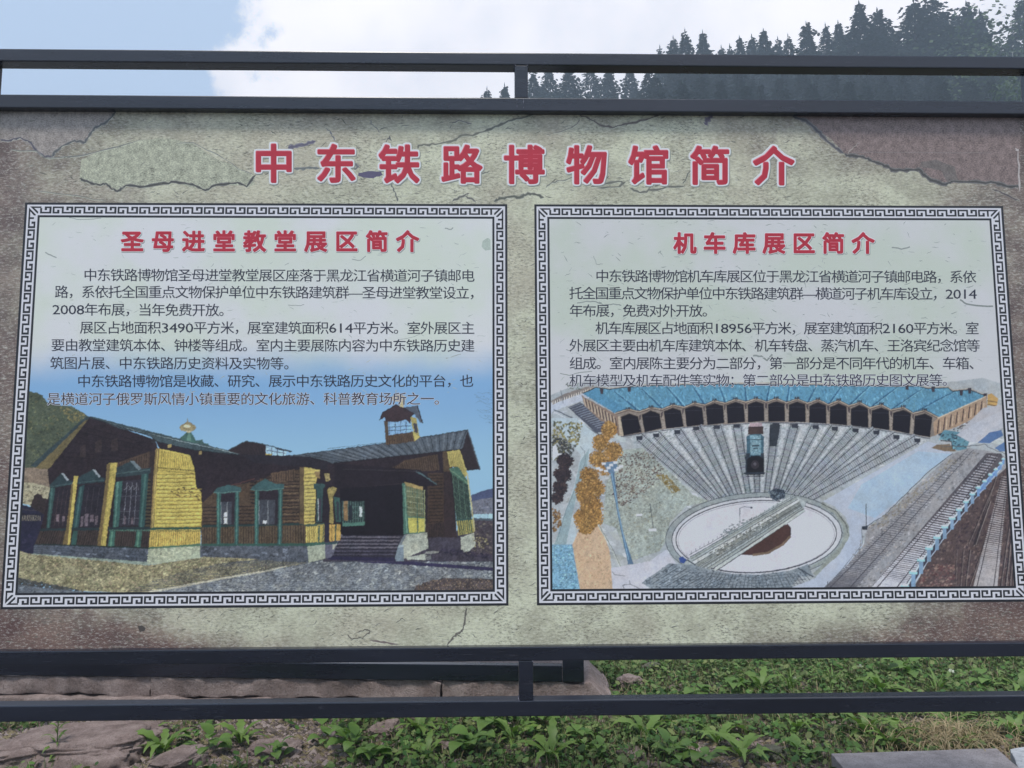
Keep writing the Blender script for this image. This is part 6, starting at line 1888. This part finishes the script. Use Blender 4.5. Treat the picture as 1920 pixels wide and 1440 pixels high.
# dry straw tuft
def arcs(name, cx, cy, n, rx, ry, L, mat, seed, wid=.0016):
    r = random.Random(seed)
    V, Fc = [], []
    for k in range(n):
        x, y = cx+r.gauss(0, rx), cy+r.gauss(0, ry)
        a = r.uniform(0, 6.28); el_ = r.uniform(.2, 1.4); l = L*r.uniform(.4, 1.2)
        z = r.uniform(0, .02)
        sx, sy = -math.sin(a)*wid*r.uniform(.7, 1.5), math.cos(a)*wid
        b = len(V)
        for i in range(6):
            V += [(x-sx, y-sy, z), (x+sx, y+sy, z+.0005)]
            x += math.cos(a)*math.cos(el_)*l/5; y += math.sin(a)*math.cos(el_)*l/5; z = max(.004, z+math.sin(el_)*l/5)
            el_ -= r.uniform(.2, .7)
            if i < 5: Fc.append((b+2*i, b+2*i+1, b+2*i+3, b+2*i+2))
    return mesh_obj(name, V, Fc, mat)
Pq = on_z(1790, 1392, 0)
tag(arcs('dry_straw', Pq[0], Pq[1], 900, .20, .09, .20, MAT['straw'], 5), 'tangle of dry brown straw behind the granite slab', kind='stuff')

# ------------------------------------------------------------------ ground cover: clover leaflets, grass blades, litter and grit
gr = random.Random(8)
V, Fc, Cc = [], [], []
greens = [(.050, .115, .022), (.075, .145, .032), (.10, .16, .045), (.035, .085, .020), (.14, .17, .06), (.11, .15, .05)]
browns = [(.16, .13, .07), (.24, .20, .11), (.10, .08, .05), (.30, .25, .15)]
greys = [(.26, .20, .185), (.38, .31, .29), (.14, .11, .10)]
def dens(x, y):
    n = mn.noise(Vector((x*1.5, y*1.5, 3)))*.6+mn.noise(Vector((x*5, y*5, 8)))*.5
    return n*1.5
count = 0
while count < 85000:
    y = gr.uniform(0.95, 4.3)
    hw = .68*(y+2.7)+.25
    x = gr.uniform(-hw, hw)
    d = dens(x, y)
    left = x < P1[0]+.15
    if left and P0[1]-.1 < y < P1[1]+.75: continue
    if left and y > P1[1]+.6: continue
    g = .30 + (.55 if x > .45 and y > 1.9 else .0) + (.25 if x > -.9 else -.25) - (.3 if x > .9 and y < 1.6 else 0)
    z = ground_z(x, y)
    count += 1
    if d+g > gr.uniform(0, 1):
        t = gr.random()
        c = gr.choice(greens); f = gr.uniform(.8, 1.6); c = [v*f for v in c]
        if t < .55:      # grass blade
            a = gr.uniform(0, 6.28); L = gr.uniform(.03, .11); w = gr.uniform(.0012, .003)
            dx, dy = math.cos(a), math.sin(a); k = gr.uniform(.2, 1.1)
            if gr.random() < .38: c = [v*f for v in gr.choice(browns)]
            b = len(V)
            V += [(x-dy*w, y+dx*w, z), (x+dy*w, y-dx*w, z), (x+dx*L*k*.4-dy*w*.7, y+dy*L*k*.4, z+L*.6), (x+dx*L*k*.4+dy*w*.7, y+dy*L*k*.4, z+L*.6), (x+dx*L*k, y+dy*L*k, z+L*.8)]
            Fc += [(b, b+1, b+3, b+2), (b+2, b+3, b+4)]; Cc += [c]*5
        else:            # little round leaf, a bit above the ground
            s_ = gr.uniform(.006, .021); h = gr.uniform(.004, .06)
            ta, tb = gr.uniform(-.7, .7), gr.uniform(-.7, .7)
            b = len(V); n = 5; a0 = gr.uniform(0, 6.28)
            for q in range(n):
                a = a0+q*6.283/n; u, v = math.cos(a)*s_*(1.3 if q == 0 else 1), math.sin(a)*s_
                V.append((x+u, y+v, z+h+u*ta+v*tb)); Cc.append(c)
            Fc.append(tuple(range(b, b+n)))
    else:
        s_ = gr.uniform(.003, .011) if gr.random() < .93 else gr.uniform(.012, .024)
        c = gr.choice(greys if gr.random() < .6 else browns)
        b = len(V)
        a0 = gr.uniform(0, 6.28); L = s_*gr.uniform(1, 2.4)
        for q in range(4):
            a = a0+q*1.571; u, v = math.cos(a)*L, math.sin(a)*s_
            V.append((x+u, y+v, z-.002)); Cc.append(c)
        V.append((x, y, z+s_*.9)); Cc.append(c)
        Fc += [(b, b+1, b+4), (b+1, b+2, b+4), (b+2, b+3, b+4), (b+3, b, b+4)]
Cc = [(*c, 1) for c in Cc]
tag(mesh_obj('ground_cover', V, Fc, MAT['cover'], cols=Cc), 'clover, short grass, litter and grit covering the earth', kind='stuff')

# ------------------------------------------------------------------ trees on the hillside
def tuft(V, Fc, p, d, L, w, r, droop=.3):
    """flat needle spray: two crossed slivers"""
    d = d.normalized()
    s = d.cross(Vector((0, 0, 1)))
    if s.length < 1e-3: s = Vector((1, 0, 0))
    s.normalize()
    n = s.cross(d)
    e = p+d*L+Vector((0, 0, -droop*L))
    m = p+d*L*.5+Vector((0, 0, -droop*L*.25))
    for ax in (s, n*.8+s*.3):
        b = len(V)
        V += [p, m+ax*w, e, m-ax*w]
        Fc.append((b, b+1, b+2, b+3))
def spruce(seed, H=1.0, R=.25, whorls=46, per=7, thin=0.0, pw=1.12):
    """needles and trunk of a spruce of unit height"""
    r = random.Random(seed)
    V, Fc = [], []
    for k in range(whorls):
        h = .34+.65*(k/whorls)**.92
        rad = R*((1-h)**pw)*1.2*(.9+.5*mn.noise(Vector((h*11, seed*3.0, 0))))+.003
        for q in range(per):
            if r.random() < thin: continue
            a = r.uniform(0, 6.283)
            br = rad*r.uniform(.45, 1.25)*(.75+.7*mn.noise(Vector((math.cos(a)*1.2, math.sin(a)*1.2, h*7+seed)))+.3)
            up = .35*(h-.5)
            d = Vector((math.cos(a), math.sin(a), up))
            n = max(2, int(br/.017))
            for i in range(n):
                t = (i+.6)/n
                p = Vector((0, 0, h))+d*br*t+Vector((0, 0, -.25*br*t*t+r.uniform(-.006, .006)))
                for sgn in (-1, 1, .2):
                    dd = Vector((math.cos(a+sgn*r.uniform(.4, 1.0)), math.sin(a+sgn*r.uniform(.4, 1.0)), up-.1+r.uniform(-.25, .25)))
                    tuft(V, Fc, p, dd, r.uniform(.010, .021)*min(1, .45+(1-h)*3), r.uniform(.0026, .0044), r)
    for k in range(2200):          # dense inner crown
        h = .35+.62*r.random()
        a = r.uniform(0, 6.283); q = R*((1-h)**(pw+.1))*.70*math.sqrt(r.random())*(1+.9*mn.noise(Vector((math.cos(a)*1.2, math.sin(a)*1.2, h*9+seed))))
        tuft(V, Fc, Vector((q*math.cos(a), q*math.sin(a), h)), Vector((math.cos(a), math.sin(a), r.uniform(-.6, .5))), r.uniform(.014, .026)*min(1, .3+(1-h)*3), r.uniform(.004, .007)*min(1, .4+(1-h)*3), r)
    tuft(V, Fc, Vector((0, 0, .97)), Vector((0, 0, 1)), .035, .003, r, 0)
    return V, Fc
def trunk_mesh(r0, h):
    V, Fc = [], []
    n = 7
    for i in range(5):
        t = i/4; rr = r0*(1-t*.93)
        for q in range(n):
            V.append((rr*math.cos(6.283*q/n), rr*math.sin(6.283*q/n), h*t))
    for i in range(4):
        for q in range(n): Fc.append((i*n+q, i*n+(q+1) % n, (i+1)*n+(q+1) % n, (i+1)*n+q))
    return V, Fc
def crown_round(seed, n=5200):
    r = random.Random(seed)
    V, Fc = [], []
    cl = [(Vector((r.uniform(-.16, .16), r.uniform(-.16, .16), r.uniform(.42, .92))), r.uniform(.07, .13)) for _ in range(30)]
    for k in range(n):
        c, rad = cl[r.randrange(len(cl))]
        d = Vector((r.gauss(0, 1), r.gauss(0, 1), r.gauss(0, 1))).normalized()
        p = c+d*rad*r.uniform(.5, 1)
        s = d.orthogonal().normalized()*r.uniform(.004, .008); u = d.cross(s).normalized()*r.uniform(.004, .008)
        b = len(V)
        V += [p+s, p+u, p-s, p-u]
        Fc.append((b, b+1, b+2, b+3))
    return V, Fc
def mk(name, VF, mat):
    me = bpy.data.meshes.new(name)
    me.from_pydata([tuple(v) for v in VF[0]], [], VF[1]); me.materials.append(mat)
    return me
SP = [spruce(1, R=.46), spruce(2, R=.50, whorls=42, thin=.2), spruce(3, R=.36, whorls=48), spruce(4, R=.54, whorls=38, thin=.35, pw=1.0), spruce(5, R=.42, whorls=36, per=6, thin=.3)]
SPM = [mk('crown', v, MAT['needle']) for v in SP]
TRM = mk('trunk', trunk_mesh(.012, .95), MAT['bark'])
TRB = mk('trunk', trunk_mesh(.012, .85), MAT['palebark'])
CRM = [mk('crown', crown_round(k+40), MAT['bleaf']) for k in range(2)]
tr_ = random.Random(6)
def tree(px, py, dist, proto, wide, label, kind='spruce', group=None):
    P = on_y(px, py, dist)
    z0 = hill_z(P[0], P[1])
    H = P[2]-z0
    t = empty('spruce_tree' if kind == 'spruce' else 'birch_tree', (P[0], P[1], z0), tr_.uniform(0, 6.28))
    tag(t, label, 'tree', group)
    s = (H*wide*1.4, H*wide*1.4, H)
    for nm, me in (('trunk', TRM if kind == 'spruce' else TRB), ('crown', SPM[proto] if kind == 'spruce' else CRM[proto])):
        o = bpy.data.objects.new(nm, me); o.scale = s; put(o, t)
    return t
for a in [
    (913, 162, 82, 2, .8, 'tiny lone spruce tip furthest left, below the top rail'),
    (946, 155, 80, 4, .9, 'lone bushy spruce tip just left of the middle post'),
    (1000, 128, 80, 4, .9, 'spruce touching the right side of the middle post'),
    (1028, 118, 84, 1, .85, 'ragged spruce second right of the middle post, its tip behind the top rail'),
    (1066, 112, 78, 0, .85, 'dense spruce third right of the middle post, its tip behind the top rail'),
    (1106, 116, 86, 3, .8, 'thin crowned spruce fourth right of the middle post'),
    (1140, 112, 80, 0, .8, 'dense spruce fifth right of the middle post'),
    (1180, 118, 86, 4, .9, 'thin spruce sixth right of the middle post'),
    (1237, 84, 82, 4, .7, 'small spruce tip first above the top rail'),
    (1262, 66, 80, 2, .8, 'slim spruce tip second above the top rail'),
    (1284, 53, 78, 4, .9, 'taller ragged spruce third above the top rail'),
    (1317, 56, 80, 0, .85, 'pointed spruce fourth above the top rail'),
    (1352, 84, 84, 2, .8, 'low spruce tip in the dip of the skyline'),
    (1368, 82, 86, 1, .7, 'second low spruce tip in the dip of the skyline'),
    (1386, 66, 80, 0, .75, 'slender spruce right of the dip in the skyline'),
    (1409, 64, 82, 2, .9, 'narrow spruce left of the round topped one'),
    (1431, 53, 80, 0, .95, 'full crowned spruce right of the narrow one'),
    (1458, 68, 82, 4, .8, 'short spruce behind the full crowned one'),
    (1477, 62, 80, 1, .75, 'short spruce left of the gap in the skyline'),
    (1511, 39, 76, 2, .95, 'narrow tall spruce right of the gap in the skyline'),
    (1547, 42, 78, 4, .8, 'forked looking spruce left tip of a close pair'),
    (1571, 38, 76, 0, .85, 'right tip of the close pair of spruces'),
    (1610, 1, 72, 0, .95, 'tall pointed spruce whose tip reaches the top of the picture'),
    (1644, 14, 74, 2, 1.0, 'dense spruce right of the tall pointed one'),
    (1668, 38, 76, 1, .75, 'spruce with branches leaning right over the bright gap'),
    (1712, -6, 72, 1, 1.1, 'broad tall spruce right of the bright gap'),
    (1742, -14, 73, 3, 1.0, 'broad ragged spruce behind the tall broad one'),
    (1768, 20, 76, 0, .9, 'lower spruce right of the two broad ones'),
    (1790, 18, 78, 4, .9, 'thin topped spruce left of the narrow spire'),
    (1811, 1, 74, 2, .9, 'narrow spire spruce in the right part of the skyline'),
    (1836, 17, 76, 2, .9, 'second narrow spire right of the first'),
    (1915, -12, 72, 4, 1.0, 'tall spruce cut by the right edge'),
    (1948, 20, 72, 1, 1.0, 'spruce beyond the right edge'),
]:
    tree(*a)
tree(1864, 42, 70, 0, .9, 'rounded leafy tree with a ragged crown right of the second spire', 'birch')
tree(1893, 26, 70, 1, .9, 'rounded leafy tree left of the spruce at the right edge', 'birch')
tree(1846, 92, 60, 1, .8, 'leafy tree in front of the spires, low on the slope', 'birch')
tree(1903, 140, 44, 0, .6, 'pale stemmed leafy tree beside the right post', 'birch')
# the wood further down the slope reads as one mass
wm = random.Random(17)
SPL = [(np.array([tuple(v) for v in sv]), np.array(sf)) for sv, sf in (spruce(11, R=.42, whorls=30, per=6), spruce(12, R=.46, whorls=28, per=6), spruce(13, R=.38, whorls=30, per=6))]
VV, FF, nb = [], [], 0
for k in range(48):
    px = 1205+760*(k+.5)/48+wm.uniform(-14, 14)
    row = k % 3
    py = (104, 128, 150)[row]+wm.uniform(-12, 14)+(14 if px < 1260 else 0)
    dist = (68, 60, 53)[row]+wm.uniform(-3, 3)
    P = on_y(px, py, dist); z0 = hill_z(P[0], P[1]); H = P[2]-z0
    sv, sf = SPL[wm.randrange(3)]
    a = wm.uniform(0, 6.28); ca, sa = math.cos(a), math.sin(a); w = H*wm.uniform(1.1, 1.5)
    VV.append(np.stack([P[0]+(sv[:, 0]*ca-sv[:, 1]*sa)*w, P[1]+(sv[:, 0]*sa+sv[:, 1]*ca)*w, z0+sv[:, 2]*H], 1))
    FF.append(sf+nb); nb += len(sv)
VV = np.concatenate(VV); FF = np.concatenate(FF)
me = bpy.data.meshes.new('wood')
me.vertices.add(len(VV)); me.vertices.foreach_set('co', VV.ravel())
me.loops.add(FF.size); me.loops.foreach_set('vertex_index', FF.ravel())
me.polygons.add(len(FF)); me.polygons.foreach_set('loop_start', np.arange(len(FF))*4); me.polygons.foreach_set('loop_total', np.full(len(FF), 4))
me.update(calc_edges=True); me.materials.append(MAT['needle'])
tag(put(bpy.data.objects.new('wood', me)), 'dense spruce wood on the slope below the skyline trees', kind='stuff')
print('FACES wood', len(FF), 'spruce', [len(s[1]) for s in SP])

# ------------------------------------------------------------------ added haze volume, standing in for veiling glare, tints the far trees blue
HZ = bpy.data.materials.new('haze'); HZ.use_nodes = True
hn = HZ.node_tree.nodes; hn.clear()
ho = hn.new('ShaderNodeOutputMaterial'); hv = hn.new('ShaderNodeVolumePrincipled')
hv.inputs['Color'].default_value = (0.70, 0.85, 1.0, 1); hv.inputs['Density'].default_value = 0.0036
hv.inputs['Anisotropy'].default_value = 0.0
HZ.node_tree.links.new(hv.outputs[0], ho.inputs['Volume'])
hb = bevel_box('haze', (-500, -500, -2.0), (500, 500, 62), HZ, None, 0)
tag(hb, kind='stuff')
